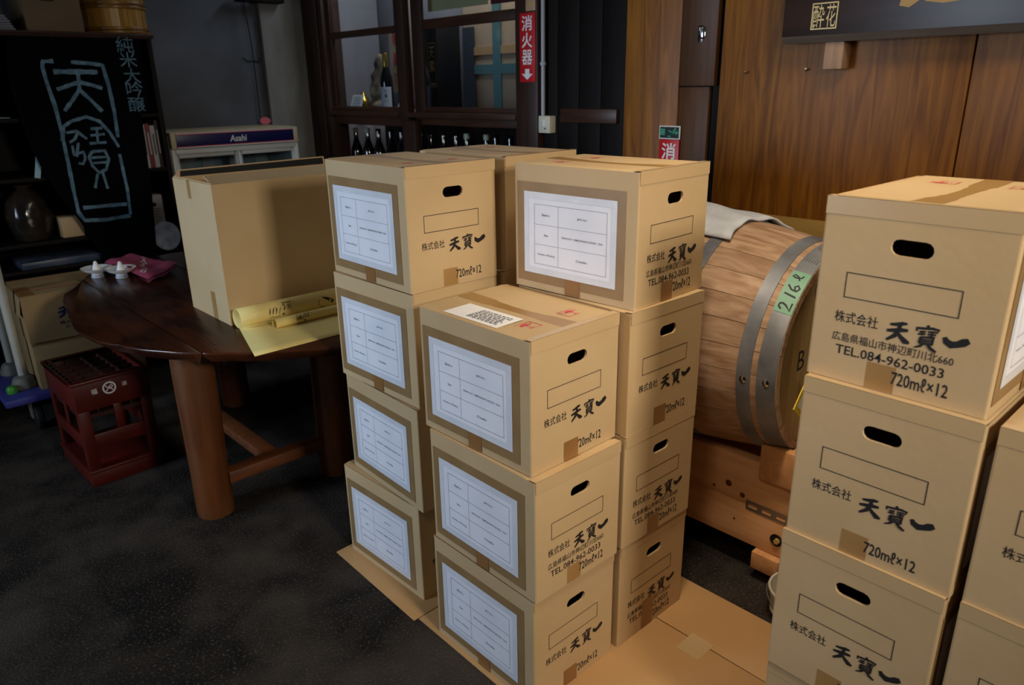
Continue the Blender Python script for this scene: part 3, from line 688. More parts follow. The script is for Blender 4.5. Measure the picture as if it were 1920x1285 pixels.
def onhoop(ang0):                                                   # (s along the hoop, t across it) on the end hoop
    def fn(s, t, k=.0045):
        y = .849 - bm_ + t; r = prof(y) + k; a = R(ang0) + s / prof(y); return (r * math.sin(a), y, r * math.cos(a))
    return fn
fh = onhoop(-44)
m = MB().grid(10, 2, lambda u, v: fh(-.066 + .132 * u, -.001 + .049 * v, .0038)); gt = m.build('tape', 'mint_tape', br, smooth=True); gt['label'] = 'mint green tape marked 216 l'
m = MB(); wri = lambda x, z: fh(x, z, .0050)
P4 = .0045
m.ribbon([(-.056, .030), (-.050, .038), (-.042, .037), (-.039, .030), (-.044, .020), (-.056, .008), (-.034, .007)], P4, wri)
m.ribbon([(-.016, .007), (-.010, .038)], P4, wri)
m.ribbon([(.016, .038), (.004, .026), (.002, .012), (.012, .007), (.020, .014), (.014, .021), (.004, .016)], P4, wri)
m.ribbon([(.036, .018), (.048, .026), (.052, .036), (.046, .040), (.042, .030), (.046, .016), (.054, .014)], P4 * .8, wri)
m.v = m.v; m.build('writing', 'ink', gt)
ft = onhoop(-14)
m = MB()
for i in range(5): m.rect(-.05 + i * .0, .008 + i * .007, .02 + .004 * i, .009 + i * .007, lambda x, z: ft(x, z, .0046))
m.build('stamped_plate', 'steel', br)
# towel over the barrel
tw = MB()
def tfn(u, v):
    y = (1.10 + .60 * v) - bm_ + .02 * math.sin(u * 5)
    a = R(-26 + (66) * u) - .10 * (1 - v) * 0
    r = prof(y) + .014 + .008 * math.sin(u * 11 + v * 4) * (.3 + v) + .004 * math.sin(u * 23 - v * 13) + (.03 * math.sin(math.pi * u) * v)
    return (r * math.sin(a), y, r * math.cos(a))
tw.grid(26, 20, tfn)
o = tw.build('towel', 'towel', smooth=True); o.location = (BA, bm_, BZ); so = o.modifiers.new('thick', 'SOLIDIFY'); so.thickness = .006
tag(o, 'white cloth spread over the top of the barrel', 'cloth')
# stand
sd = thing('barrel_stand', 'pine timber stand of stacked beams carrying the barrel', 'stand', (BA, bm_, 0))
def beam(x0, y0, z0, x1, y1, z1, m='pine', n='beam', bv=.004): return MB().box(x0, y0, z0, x1, y1, z1).build(n, m, sd, bevel=bv, world=True)
for x0 in (1.885, 2.170):
    b1 = beam(x0, .50, .238, x0 + .045, 1.95, .390); beam(x0, .50, .100, x0 + .045, 1.95, .2365)
for y0 in (.83, 1.70): beam(1.86 if y0 < 1 else 1.87, y0, .040, 2.25, y0 + .09, .0995, 'pine_block', 'cross_piece')
for y0 in (.84, 1.70):
    for x0 in (1.93, 2.17): beam(x0, y0, 0, x0 + .07, y0 + .07, .0395, 'pine_block', 'foot', .003)
m = MB().prism([(1.862, .79), (2.25, .79), (2.25, .842), (1.893, .842), (1.893, .925), (1.862, .925)], .352, .468); m.build('chock_block', 'pine_block', sd, bevel=.004, world=True)
m = MB().prism([(1.895 + .02 * math.cos(t * .5236), .822 + .010 * math.sin(t * .5236)) for t in range(12)], .4682, .4686); m.build('knot', 'log', sd, world=True)
m = MB(); fz = lambda b, z: (1.8835, b, z)
for b, z, rr in ((1.03, .285, .011), (.98, .262, .009), (1.00, .17, .004), (1.08, .258, .005)): m.disc(b, z, rr, fz, 12)
m.build('knot', 'log', sd, world=True)
# slotted metal strap across the seam
m = MB(); zs, ze, b0, b1 = .222, .254, .78, .965; nsl = 4; wS = (b1 - b0) / nsl
fz = lambda b, z: (1.8825, b, z)
m.rect(b0, zs, b1, zs + .009, fz); m.rect(b0, ze - .009, b1, ze, fz)
for i in range(nsl + 1): c_ = b0 + i * wS; m.rect(max(b0, c_ - .008), zs + .009, min(b1, c_ + .008), ze - .009, fz)
m.add([(x + .002, y, z) for x, y, z in m.v[:]], []) ; m.build('slotted_strap', 'steel', sd, world=True)
m = MB(); m.lathe([(.020, 0), (.020, .012)], 16, axis='x'); o = m.build('bolt_hole', 'log', sd, smooth=True); o.location = (1.8815 - BA, .856 - bm_, .158)
m = MB(); m.disc(0, 0, .0198, lambda y, z: (0.011, y, z), 16); m.v = [(x - .010, y, z) for x, y, z in m.v]; o = m.build('bolt_recess', 'rubber', sd); o.location = (1.8828 - BA, .856 - bm_, .158)
m = MB(); m.prism([(.009 * math.cos(R(60 * k)), .009 * math.sin(R(60 * k))) for k in range(6)], 0, .010, lambda x, y, z: (-z, x, y)); o = m.build('bolt', 'gold', sd); o.location = (1.8835 - BA, .852 - bm_, .158)
bk = thing('white_tub', 'pale round plastic tub on the floor beneath the stand', 'tub', (1.80, .725, 0))
MB().lathe([(0, 0), (.070, 0), (.074, .004), (.078, .020), (.082, .020), (.082, .027), (.080, .03), (.088, .088), (.092, .09), (.092, .096), (.086, .096), (.078, .03), (0, .03)], 28).build('shell', 'bucket_white', bk, smooth=True)
MB().tube([(.095 * math.cos(R(a)), .095 * math.sin(R(a)), .05 + .03 * math.sin(R(a))) for a in range(90, 271, 15)], .0025, 6).build('handle', 'steel', bk)
yc = thing('yellow_card', 'yellow-edged white card leaning under the barrel head', 'card', (1.872, .815, .575))
c0 = [(-.066, .056), (0, 0), (.075, .09), (.009, .146)]
MB().prism(c0, 0, .003, lambda x, y, z: (x, z, y)).build('border', 'yellow', yc)
MB().add([(x * .72 + .0012 * 0 + .0, -.0006, y * .72 + .02) for x, y in c0], [(0, 1, 2, 3)]).build('sheet', 'paper_white', yc)

# ------------------------------------------------------------------ round table
tb = thing('round_table', 'round dark lacquered plank table on thick log legs', 'table', (1.45, 2.9, 0))
ol = [(.638, 3.338), (.59, 3.09), (.569, 2.965), (.556, 2.79), (.571, 2.63), (.607, 2.535), (.651, 2.429), (.72, 2.31), (.824, 2.205), (.92, 2.115), (1.02, 2.05), (1.117, 2.0), (1.3, 1.94), (1.5, 1.93), (1.72, 1.96), (1.95, 2.05), (2.15, 2.2), (2.3, 2.42), (2.36, 2.7), (2.36, 3.0), (2.29, 3.3), (2.12, 3.55), (1.9, 3.72), (1.65, 3.84), (1.35, 3.88), (1.1, 3.86), (.95, 3.80), (.842, 3.715), (.769, 3.585), (.70, 3.46)]
cx, cy = 1.45, 2.9
ring = []
for i in range(len(ol)):                                            # subdivide and add the live edge wobble
    for k in range(3):
        p0, p1, p2, p3 = (ol[(i + d) % len(ol)] for d in (-1, 0, 1, 2)); t = k / 3
        q = [.5 * (2 * p1[d] + (p2[d] - p0[d]) * t + (2 * p0[d] - 5 * p1[d] + 4 * p2[d] - p3[d]) * t * t + (3 * p1[d] - p0[d] - 3 * p2[d] + p3[d]) * t ** 3) for d in (0, 1)]
        w_ = 1 + .004 * math.sin(i * 2.3 + k * 1.9); ring.append((cx + (q[0] - cx) * w_, cy + (q[1] - cy) * w_))
cuts = [0, .7715, 1.17, 1.56, 1.98, 3]
def plank(pl, a0, a1):                                             # live edge: the rim slopes back under the top
    lo = [(min(max(cx + (x - cx) * .955, a0 + .0012), a1 - .0012), cy + (y - cy) * .955) for x, y in pl]; n = len(pl)
    return MB().add([(x, y, .655) for x, y in lo] + [(x, y, .692) for x, y in pl] + [(x, y, .70) for x, y in pl], [tuple(range(n))[::-1], tuple(range(2 * n, 3 * n))] + [(k * n + i, k * n + (i + 1) % n, k * n + n + (i + 1) % n, k * n + n + i) for k in (0, 1) for i in range(n)])
for a0, a1 in zip(cuts, cuts[1:]):
    pl = clip(clip(ring, 0, a1 - .0012, True), 0, a0 + .0012, False)
    plank(pl, a0, a1).build('plank', 'table_wood', tb, bevel=.003, seg=2, world=True)
def log(x, y, r0, r1, top=.655):
    m = MB(); n = 22; m.lathe([(0, 0), (r0 * .96, 0), (r0, .02), (r0 * .99, .2), (r1, top * .7), (r1 * 1.0, top)], n)
    m.v = [(a * (1 + .025 * math.sin(3 * math.atan2(b, a) + z * 3) + .012 * math.sin(9 * math.atan2(b, a))), b * (1 + .02 * math.sin(2 * math.atan2(b, a) + 1)), z) for a, b, z in m.v]
    o = m.build('leg', 'log', tb, smooth=True); o.location = (x - tb.location.x, y - tb.location.y, 0)
log(.815, 2.50, .066, .070); log(1.30, 2.46, .066, .062); log(1.30, 3.42, .066, .064); log(1.85, 3.0, .066, .064)
MB().box(.86, 2.44, .12, 1.25, 2.50, .165).build('stretcher', 'log_rail', tb, bevel=.005, world=True)
MB().box(.90, 2.40, .62, 2.0, 2.47, .654).build('rail', 'log_rail', tb, bevel=.004, world=True)
MB().box(.95, 3.24, .62, 2.0, 3.31, .654).build('rail', 'log_rail', tb, bevel=.004, world=True)
m = MB().box(1.02, 2.50, .118, 1.08, 3.30, .16); m.build('stretcher', 'log_rail', tb, bevel=.005, world=True)
# big open box on the table
ob = thing('open_box', 'large plain cardboard box with open flaps standing on the table', 'box', (.955, 2.46, .7005))
L_, D_, H_, t_ = .62, .343, .485, .005
m = MB(); m.box(0, 0, 0, L_, D_, t_); m.box(0, 0, t_, t_, D_, H_); m.box(L_ - t_, 0, t_, L_, D_, H_); m.box(t_, 0, t_, L_ - t_, t_, H_); m.box(t_, D_ - t_, t_, L_ - t_, D_, H_)
m.build('body', 'card', ob)
def flap(p0, p1, p2, p3): m = MB(); n = (Vector(p1) - Vector(p0)).cross(Vector(p3) - Vector(p0)).normalized() * .004; P = [Vector(p) for p in (p0, p1, p2, p3)]; m.add(P + [q - n for q in P], [(0, 1, 2, 3), (7, 6, 5, 4), (0, 4, 5, 1), (1, 5, 6, 2), (2, 6, 7, 3), (3, 7, 4, 0)]); return m.build('flap', 'card', ob)
flap((.006, .001, H_), (L_ - .006, .001, H_), (L_ - .012, .130, H_ + .017), (.03, .130, H_ + .017))
flap((.001, .006, H_ + .002), (.001, D_ - .006, H_ + .002), (.11, D_ - .015, H_ - .10), (.11, .02, H_ - .10))
flap((.002, D_ - .002, H_), (L_ - .002, D_ - .002, H_), (L_ - .004, D_ + .006, H_ + .030), (.03, D_ + .006, H_ + .024))
MB().add([(.012, D_ - .007, H_ - .06), (L_ - .012, D_ - .007, H_ - .06), (L_ - .012, D_ - .001, H_ + .026), (.032, D_ - .001, H_ + .020)], [(0, 1, 2, 3)]).build('shade_strip', 'rubber', ob)  # black strip standing in for the shade in the box opening
m = MB(); m.rect(.13, H_ - .062, .155, H_ + .002, lambda y, z: (-.0008, D_ - y - .02 * 0, z)); m.build('tape', 'tape', ob)
m = MB(); m.rect(.20, .0, .235, .10, lambda y, z: (-.0008, D_ - y, z)); m.build('tape', 'tape', ob)
# paper sheet curling into a roll, and a second roll
rp = thing('paper_roll', 'yellow printed paper sheet curling up into a roll at the table edge', 'paper', (0, 0, 0))
path = [(2.098, .7018), (2.20, .7018), (2.30, .7018), (2.36, .7018), (2.405, .7040)]
rc = .034
path += [(2.408 + rc * math.sin(R(a)), .7035 + rc - rc * math.cos(R(a))) for a in range(15, 331, 15)]
m = MB()
def rfn(u, v):
    k = v * (len(path) - 1); i = min(int(k), len(path) - 2); t = k - i
    b = path[i][0] + (path[i + 1][0] - path[i][0]) * t; z = path[i][1] + (path[i + 1][1] - path[i][1]) * t
    a0 = .872 + .085 * min(1, (b - 2.098) / .30) if v < .3 else .957; 
    return (a0 + (1.42 - a0) * u, b, z)
m.grid(6, len(path) * 2, rfn); o = m.build('sheet', 'roll', rp, smooth=True); so = o.modifiers.new('thick', 'SOLIDIFY'); so.thickness = .0008
m = MB(); 
def onroll(x, s, cb=2.408, cz=.7375, r=.0352):                        # x along the roll, s round it from the front
    a = s / r; return (x, cb - r * math.cos(a), cz + r * math.sin(a))
random.seed(5)
def scrib(m, x, fn, sc=1):
    for k in range(7): m.ribbon([(x + .012 * (k % 4) * sc, -.004 * sc + .006 * (k // 4) * sc), (x + .012 * (k % 4) * sc + .004, .008 * sc + .006 * (k // 4) * sc), (x + .012 * (k % 4) * sc + .009 * random.random(), .016 * sc + .004 * (k // 4))], .0022, fn)
    m.text('酒', x + .052 * sc, .004 * sc, x + .088 * sc, .034 * sc, fn, .02); m.disc(x + .052 * sc, -.010 * sc, .004, fn, 10)
    m.ribbon([(x + .0, -.016), (x + .012, -.012), (x + .024, -.018), (x + .04, -.013)], .002, fn)
scrib(m, 1.06, onroll); m.ribbon([(1.27, .02), (1.29, .010), (1.31, -.004)], [.004, .010, .014], onroll); m.ribbon([(1.255, .012), (1.25, -.004), (1.262, -.016), (1.28, -.02)], .002, onroll)
m.build('print', 'ink', rp)
r2 = thing('paper_roll', 'thin rolled yellow print lying in front of the big curled sheet', 'paper', (0, 0, 0))
m = MB(); m.lathe([(.0165 - .0007 * 0, 1.045), (.0165, 1.42)], 20, (0, 2.312, .7195), axis='x'); m.lathe([(.0145, 1.047), (.0145, 1.42)], 20, (0, 2.312, .7195), axis='x'); m.build('sheet', 'roll', r2, smooth=True)
m = MB(); scrib(m, 1.12, lambda x, s: onroll(x, s, 2.312, .7195, .0168), .6); m.build('print', 'ink', r2)
# two cups and the folded cloth
for (x, y, l) in ((.838, 3.60, 'white conical-centred sake cup on the table edge, the left one'), (.912, 3.51, 'white conical-centred sake cup beside the folded cloth, the right one')):
    t = thing('sake_cup', l, 'cup', (x, y, .7005), 0, 'pair of white sake cups on the table')
    MB().lathe([(.024, 0), (.026, .001), (.022, .018), (.030, .022), (.048, .030), (.062, .043), (.0635, .0445), (.061, .0445), (.040, .036), (.018, .036), (.013, .048), (.006, .070), (.003, .073), (0, .0735)], 28).build('bowl', 'cup', t, smooth=True)
    MB().lathe([(0, .0005), (.0255, .0005), (.0262, .003), (.0225, .017), (.021, .0175)], 28).build('foot_ring', 'disc', t, smooth=True)
fc = thing('folded_cloth', 'folded maroon cloth with white print lying on the table', 'cloth', (1.02, 3.60, .7005))
cp = [(-.105, .17), (.035, .225), (.125, -.12), (-.06, -.29)]
def bil(u, v): return tuple((1 - u) * (1 - v) * cp[0][k] + u * (1 - v) * cp[1][k] + u * v * cp[2][k] + (1 - u) * v * cp[3][k] for k in (0, 1))
def clz(u, v): return .037 + .006 * math.sin(5 * v + 2 * u) + .004 * math.sin(9 * u)
m = MB()
def cfn(u, v):
    x, y = bil(u, v); e = min(1, min(u, 1 - u, v, 1 - v) * 10); return (x, y, (clz(u, v) - .012) + .012 * math.sqrt(max(0, 1 - (1 - e) ** 2)))
def cfb(u, v):
    x, y = bil(u, v); e = min(1, min(u, 1 - u, v, 1 - v) * 10); return (x, y, max(.001, (clz(u, v) - .012) - .010 * math.sqrt(max(0, 1 - (1 - e) ** 2)) - .016 * (1 if v > .35 else .3 + 2 * v)))
m.grid(16, 20, cfn); m.grid(16, 20, cfb); m.build('fabric', 'maroon', fc, smooth=True)
m = MB(); fnc = lambda u, v: (bil(u, v)[0], bil(u, v)[1], clz(u, v) + .0012)
random.seed(11)
def fcl(x, z): return fnc(.30 + x, .55 + z)
for pts in ([(-.25, .26), (-.2, .33), (-.12, .30), (-.14, .24), (-.22, .25)], [(-.1, .22), (-.02, .26), (.02, .2)], [(.0, .1), (.06, .14), (.1, .06), (.16, .1)], [(.14, .0), (.2, .05), (.26, -.02), (.3, .04), (.36, -.04)], [(.3, -.1), (.4, -.06), (.46, -.14), (.52, -.1)], [(.5, -.2), (.58, -.17)]):
    m.ribbon(pts, .024, fcl)
m.build('print', 'cream', fc)
wb = MB().grid(6, 4, lambda u, v: (.90 + .16 * u, 3.68 + .18 * v, .703 + .012 * abs(math.sin(7 * u + 5 * v)))); wb.v = wb.v
tag(wb.build('plastic_wrap', 'fridge_glass', smooth=True), 'crumpled clear plastic wrap under the maroon cloth', 'wrap')

# ------------------------------------------------------------------ red crate under the table
ct = thing('bottle_crate', 'red plastic sake crate with white emblem half under the table', 'crate', (.535, 3.01, 0), R(2))
CW, CDp, CH = .275, .385, .44
def cb(n, *a, m='crate_red', bv=.003): return MB().box(*a).build(n, m, ct, bevel=bv)
cb('base_rim', 0, 0, 0, CW, CDp, .055); cb('base_lip', -.005, -.005, .055, CW + .005, CDp + .005, .07)
for x in (0, CW - .045):
    for y in (0, CDp - .045): cb('corner_post', x + .002, y + .002, .07, x + .043, y + .043, .318)
cb('mid_rail', .003, .003, .155, CW - .003, .018, .215); cb('mid_rail', .003, CDp - .018, .155, CW - .003, CDp - .003, .215)
cb('mid_rail', .003, .018, .155, .018, CDp - .018, .215); cb('mid_rail', CW - .018, .018, .155, CW - .003, CDp - .018, .215)
cb('post', CW * .52 - .015, .004, .215, CW * .52 + .015, .017, .318); cb('post', .004, CDp / 2 - .02, .215, .017, CDp / 2 + .02, .318)
cb('top_band', 0, 0, .318, CW, .014, CH); cb('top_band', 0, CDp - .014, .318, CW, CDp, CH); cb('top_band', 0, .014, .318, .014, CDp - .014, CH); cb('top_band', CW - .014, .014, .318, CW, CDp - .014, CH)
m = MB(); w = .014
for a in ((-.006, -.006, CW + .006, .022), (-.006, CDp - .022, CW + .006, CDp + .006), (-.006, .022, .028, CDp - .022), (CW - .022, .022, CW + .006, CDp - .022)): m.box(a[0], a[1], CH - .012, a[2], a[3], CH)
m.build('rim', 'crate_red', ct, bevel=.003)
m = MB()
for k in range(7): m.box(.001, .045 + k * .043, CH + .0002, .022, .058 + k * .043, CH + .001)
m.build('vent_slot', 'rubber', ct)
for k in range(1, 4): cb('divider', .0145 + k * (CW - .03) / 4 - .003, .0145, .30, .0145 + k * (CW - .03) / 4 + .003, CDp - .0145, CH - .014, m='crate_grid', bv=0)
for k in range(1, 6): cb('divider', .0145, .0145 + k * (CDp - .03) / 6 - .003, .30, CW - .0145, .0145 + k * (CDp - .03) / 6 + .003, CH - .0142, m='crate_grid', bv=0)
cb('floor_mesh', .014, .014, .28, CW - .014, CDp - .014, .298, m='crate_grid', bv=0)
m = MB(); f = lambda x, z: (x, -.0008, z); cx_ = CW * .46
m.ribbon([(cx_ + .022 * math.cos(R(a)), .392 + .022 * math.sin(R(a))) for a in range(0, 361, 15)], .006, f)
m.ribbon([(cx_ - .012, .380), (cx_ - .002, .394), (cx_ + .010, .404), (cx_ + .013, .396), (cx_ + .002, .388), (cx_ - .010, .398), (cx_ - .012, .404)], .004, f); m.ribbon([(cx_ + .002, .394), (cx_ + .012, .380)], .004, f)
m.text('福', cx_ - .066, .380, cx_ - .044, .402, f, .01); m.text('酒', cx_ + .046, .385, cx_ + .064, .402, f)
m.build('emblem', 'label_paper', ct)

# ------------------------------------------------------------------ dolly with old cartons
dl = thing('hand_cart', 'flat hand cart with blue deck and pale handle at the left edge', 'cart', (.66, 3.97, 0))
MB().box(-.26, -.235, .150, .28, .22, .185).build('deck', 'cart_deck', dl, bevel=.008)
for x in (-.14, .2):
    for y in (-.17, .15):
        w = MB().lathe([(0, -.016), (.055, -.016), (.062, -.010), (.062, .010), (.055, .016), (0, .016)], 20, (x, y, .062), axis='x').build('wheel', 'rubber', dl, smooth=True)
        MB().prism([(-.03, .15), (.03, .15), (.018, .06), (-.018, .06)], x - .026, x - .019, lambda a, b, c: (c, y + a, b)).build('caster_fork', 'cart_grey', w)
MB().lathe([(.055, .186), (.055, .20), (.04, .235), (.02, .245), (0, .245)], 16, (-.15, -.08, 0)).build('handle_mount', 'cart_grey', dl, smooth=True)
MB().lathe([(.055, .186), (.055, .20), (.04, .235), (.02, .245), (0, .245)], 16, (-.15, .17, 0)).build('handle_mount', 'cart_grey', dl, smooth=True)
MB().tube([(-.148, -.08, .23), (-.15, -.08, .7), (-.15, -.08, .86), (-.15, -.05, .9), (-.15, .14, .9), (-.15, .17, .86), (-.15, .17, .23)], .019, 12).build('handle', 'cart_pole', dl, smooth=True)
MB().lathe([(0, 0), (.022, 0), (.024, .02), (.016, .032), (0, .034)], 12, (-.21, -.13, .186)).build('brake_knob', 'green_cap', dl, smooth=True)
GO = 'old cartons on the hand cart'
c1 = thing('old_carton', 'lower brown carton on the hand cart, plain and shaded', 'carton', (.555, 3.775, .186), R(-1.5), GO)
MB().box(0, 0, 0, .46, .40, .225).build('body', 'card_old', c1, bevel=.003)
m = MB(); m.rect(0, .21, .46, .225, lambda x, z: (x, -.0008, z)); m.build('tape', 'tape', c1)
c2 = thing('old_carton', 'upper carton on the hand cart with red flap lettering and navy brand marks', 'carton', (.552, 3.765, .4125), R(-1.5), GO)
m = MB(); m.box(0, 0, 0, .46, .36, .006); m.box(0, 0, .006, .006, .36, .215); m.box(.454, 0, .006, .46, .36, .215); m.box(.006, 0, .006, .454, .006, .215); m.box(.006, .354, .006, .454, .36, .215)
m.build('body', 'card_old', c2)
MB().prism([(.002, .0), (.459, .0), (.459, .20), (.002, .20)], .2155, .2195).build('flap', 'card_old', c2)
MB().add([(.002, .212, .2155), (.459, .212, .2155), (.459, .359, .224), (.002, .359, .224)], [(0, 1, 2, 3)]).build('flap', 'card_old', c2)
m = MB(); m.rect(.0, .0, .06, .20, lambda x, y: (x, y, .2202)); m.build('tape', 'tape_dark', c2)
m = MB(); m.rect(.08, .03, .10, .05, lambda x, y: (x, y + .05, .2202)); m.text('こわれもの注意', .11, .078, .38, .105, lambda x, y: (x, y, .2202), .01); m.text('取扱注意', .11, .30, .30, .325, lambda x, y: (x, y, .2212), .01)
m.build('flap_print', 'ink_red', c2)
m = MB(); m.text('清酒', .26, .145, .42, .17, lambda x, y: (x, y, .2202), .01); m.build('flap_print', 'ink', c2)
m = MB(); fb = lambda x, z: (x, -.0008, z); brush(m, .13, .095, .20, .055, fb); m.text('株式会社', .13, .065, .23, .082, fb, .005); m.text('広島県福山市', .15, .045, .27, .058, fb); m.build('print', 'ink_navy', c2)
MB().add([(-.001, .0, .213), (-.001, .36, .213), (-.012, .34, .12), (-.012, .02, .12)], [(0, 1, 2, 3)]).build('side_flap', 'card_old', c2)

# ------------------------------------------------------------------ shelf unit with banner and its contents
su = thing('shelf_unit', 'dark wooden shelf unit behind the hanging black banner', 'shelf', (1.0, 4.45, 0))
def sh_(n, *a, m='black_wood', bv=.003): return MB().box(*a).build(n, m, su, bevel=bv, world=True)
sh_('side_panel', 1.42, 4.215, 0, 1.445, 4.70, 1.735); sh_('side_panel', .20, 4.215, 0, .225, 4.70, 1.735)
sh_('top_board', .19, 4.20, 1.735, 1.455, 4.70, 1.755, m='dark_wood_h')
for z in (.20, .655, .785, 1.095, 1.37): sh_('shelf_board', .2255, 4.215, z - .02, 1.4195, 4.69, z, m='black_wood')
sh_('back_board', .2255, 4.691, .02, 1.4195, 4.705, 1.735)
sh_('divider', 1.255, 4.23, .786, 1.275, 4.69, 1.074, m='dark_wood'); sh_('divider', 1.275, 4.23, 1.0955, 1.295, 4.69, 1.349, m='dark_wood')
bn = thing('banner', 'black cloth banner with white seal outline hanging before the shelf', 'banner', (0, 4.15, 0))
def wav(a, z): return 4.15 + .010 * math.sin(22 * a + 2.2 * z) * (1.75 - z) + (.0 if z > 1.1 else .0)
lefts = [(1.722, .80), (1.539, .767), (1.287, .79), (1.128, .826), (1.0, .875), (.885, .932), (.698, 1.003), (.55, 1.04)]
rights = [(1.722, 1.300), (1.55, 1.31), (1.38, 1.316), (1.0, 1.30), (.70, 1.272), (.55, 1.262)]
def interp(t, z):
    for (z0, a0), (z1, a1) in zip(t, t[1:]):
        if z <= z0 and z >= z1: return a0 + (a1 - a0) * (z0 - z) / (z0 - z1)
    return t[0][1] if z > t[0][0] else t[-1][1]
def bnf(u, v): z = 1.722 - v * (1.722 - .55); a = interp(lefts, z) + u * (interp(rights, z) - interp(lefts, z)); return (a, wav(a, z) - 4.15, z)
m = MB().grid(26, 22, bnf); o = m.build('cloth', 'banner', bn, smooth=True); so = o.modifiers.new('thick', 'SOLIDIFY'); so.thickness = .002; so.offset = 1
MB().tube([(.70, .012, 1.735), (1.42, .012, 1.735)], .010, 8).build('rod', 'dark_wood', bn)
def pix(x, y):                                                       # seal drawing, traced in a 640 x 430 sheet (x3), to (a, z) on the banner
    x /= 2.989; y /= 2.989
    d = CF + CR * (x - 960) / FPX + CU * (642.5 - y) / FPX; t = 4.142 / d.y; return (d.x * t, CAMH + d.z * t)
bfn = lambda a, z: (a, wav(a, z) - 4.15 - .0042, z)
def dens(pts, n=4):
    out = []
    for (x0, y0), (x1, y1) in zip(pts, pts[1:]): out += [(x0 + (x1 - x0) * k / n, y0 + (y1 - y0) * k / n) for k in range(n)]
    return out + [pts[-1]]
m = MB(); random.seed(2)
for pts, w in (([(300, 342), (240, 345), (238, 375), (265, 470), (310, 600), (345, 740), (385, 930), (415, 1080), (440, 1190), (475, 1235), (600, 1232), (735, 1210)], .017),
               ([(400, 348), (500, 355), (575, 365), (610, 480), (640, 620), (662, 770)], .017), ([(672, 865), (690, 950), (715, 1060), (735, 1205)], .014),
               ([(300, 402), (420, 402), (548, 404)], .022), ([(320, 502), (400, 475), (445, 460), (510, 475), (575, 495)], .018), ([(438, 405), (448, 500)], .018), ([(448, 500), (410, 560), (362, 622)], .018), ([(450, 505), (510, 560), (575, 625)], .018),
               ([(350, 790), (355, 710), (400, 680), (485, 655), (560, 680), (615, 740), (668, 825)], .016), ([(370, 745), (430, 735), (490, 780)], .013), ([(440, 735), (420, 780), (390, 800)], .013), ([(405, 815), (415, 870), (470, 850), (480, 890)], .013), ([(440, 800), (430, 880)], .012), ([(480, 890), (465, 920), (440, 915)], .012),
               ([(510, 722), (575, 718)], .013), ([(510, 760), (590, 752)], .013), ([(505, 805), (600, 798)], .013), ([(545, 722), (552, 800)], .013),
               ([(520, 850), (500, 880), (520, 930), (560, 970), (600, 950), (612, 890), (590, 845), (520, 850)], .014), ([(515, 885), (605, 880)], .011), ([(525, 915), (600, 910)], .011),
               ([(550, 975), (535, 1055)], .013), ([(580, 970), (608, 1058)], .014), ([(465, 1165), (590, 1155), (715, 1145)], .018)):
    p = [pix(*q) for q in dens(pts)]; m.ribbon(p, [w * (.8 + .35 * random.random()) for _ in p], bfn)
m.build('seal_print', 'banner_ink', bn)
m = MB()
for ch, (x, y) in zip('純米大吟醸', ((700, 250), (720, 335), (742, 425), (756, 500), (768, 585))):
    a, z = pix(x, y); m.text(ch, a - .040, z - .036, a + .040, z + .036, bfn, 0, shear=.0)
m.build('column_print', 'banner_ink', bn)
# things on and in the shelf
tub = thing('wooden_tub', 'varnished wooden tub with bamboo hoops on top of the shelf', 'tub', (1.345, 4.40, 1.7555))
NS2 = 22
m = MB(); hA = math.pi / NS2 - .004
for z0, z1 in ((.0, .175),): m.prism([(.146 * math.sin(-hA), .146 * math.cos(hA)), (.146 * math.sin(hA), .146 * math.cos(hA)), (.132 * math.sin(hA), .132 * math.cos(hA)), (.132 * math.sin(-hA), .132 * math.cos(hA))], z0, z1)
smh = m.mesh('stave', 'bucket_wood')
for k in range(NS2): link('stave', smh, tub, rot=(0, 0, 2 * math.pi * k / NS2))
for z0 in (.002, .018, .118, .136): MB().lathe([(.146, z0), (.153, z0 + .002), (.155, z0 + .008), (.153, z0 + .015), (.146, z0 + .017)], 36).build('hoop', 'bucket_hoop', tub, smooth=True)
MB().lathe([(0, .176), (.156, .176), (.160, .180), (.160, .196), (.156, .20), (0, .20)], 36).build('lid', 'bucket_wood', tub, smooth=True)
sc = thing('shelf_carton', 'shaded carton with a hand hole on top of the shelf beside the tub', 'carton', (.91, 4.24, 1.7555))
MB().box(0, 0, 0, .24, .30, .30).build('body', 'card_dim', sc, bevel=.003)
m = MB(); m.prism([(.10 + (.022 if abs(a) <= 90 else -.022) + .014 * math.cos(R(a)), .145 + .014 * math.sin(R(a))) for a in range(-90, 271, 30)], -.0006, .0004, lambda x, y, z: (x, z, y)); m.build('hand_hole', 'rubber', sc)
m = MB()
for k in range(6): m.box(.01 * (k % 2), .004 * (k % 3), k * .011, .26 - .006 * k, .26, k * .011 + .009)
o = m.build('paper_pile', 'case_grey'); o.location = (.60, 4.24, 1.7555); tag(o, 'pile of flat grey packs on top of the shelf at far left', 'packs')
GBk = 'upright books on the right end of the shelf'
for i, (x, w, h, mt, l) in enumerate(((1.300, .022, .235, 'book_red', 'dark red spine, first in the row'), (1.325, .020, .222, 'book_white', 'pale spine, second in the row'), (1.348, .018, .226, 'book_red', 'reddish spine, third in the row'), (1.369, .024, .215, 'book_white', 'broad pale spine, fourth in the row'), (1.396, .015, .24, 'book_dark', 'dark thin spine at the shelf side'))):
    t = thing('book', 'upright book on the shelf, ' + l, 'book', (x, 4.235, 1.0955), 0, GBk)
    MB().box(0, 0, 0, w, .15, h).build('cover', mt, t, bevel=.001); m = MB(); m.rect(w * .3, h * .3, w * .7, h * .8, lambda x_, z: (x_, -.0008, z)); m.build('spine_title', 'ink_grey' if mt == 'book_white' else 'book_white', t)
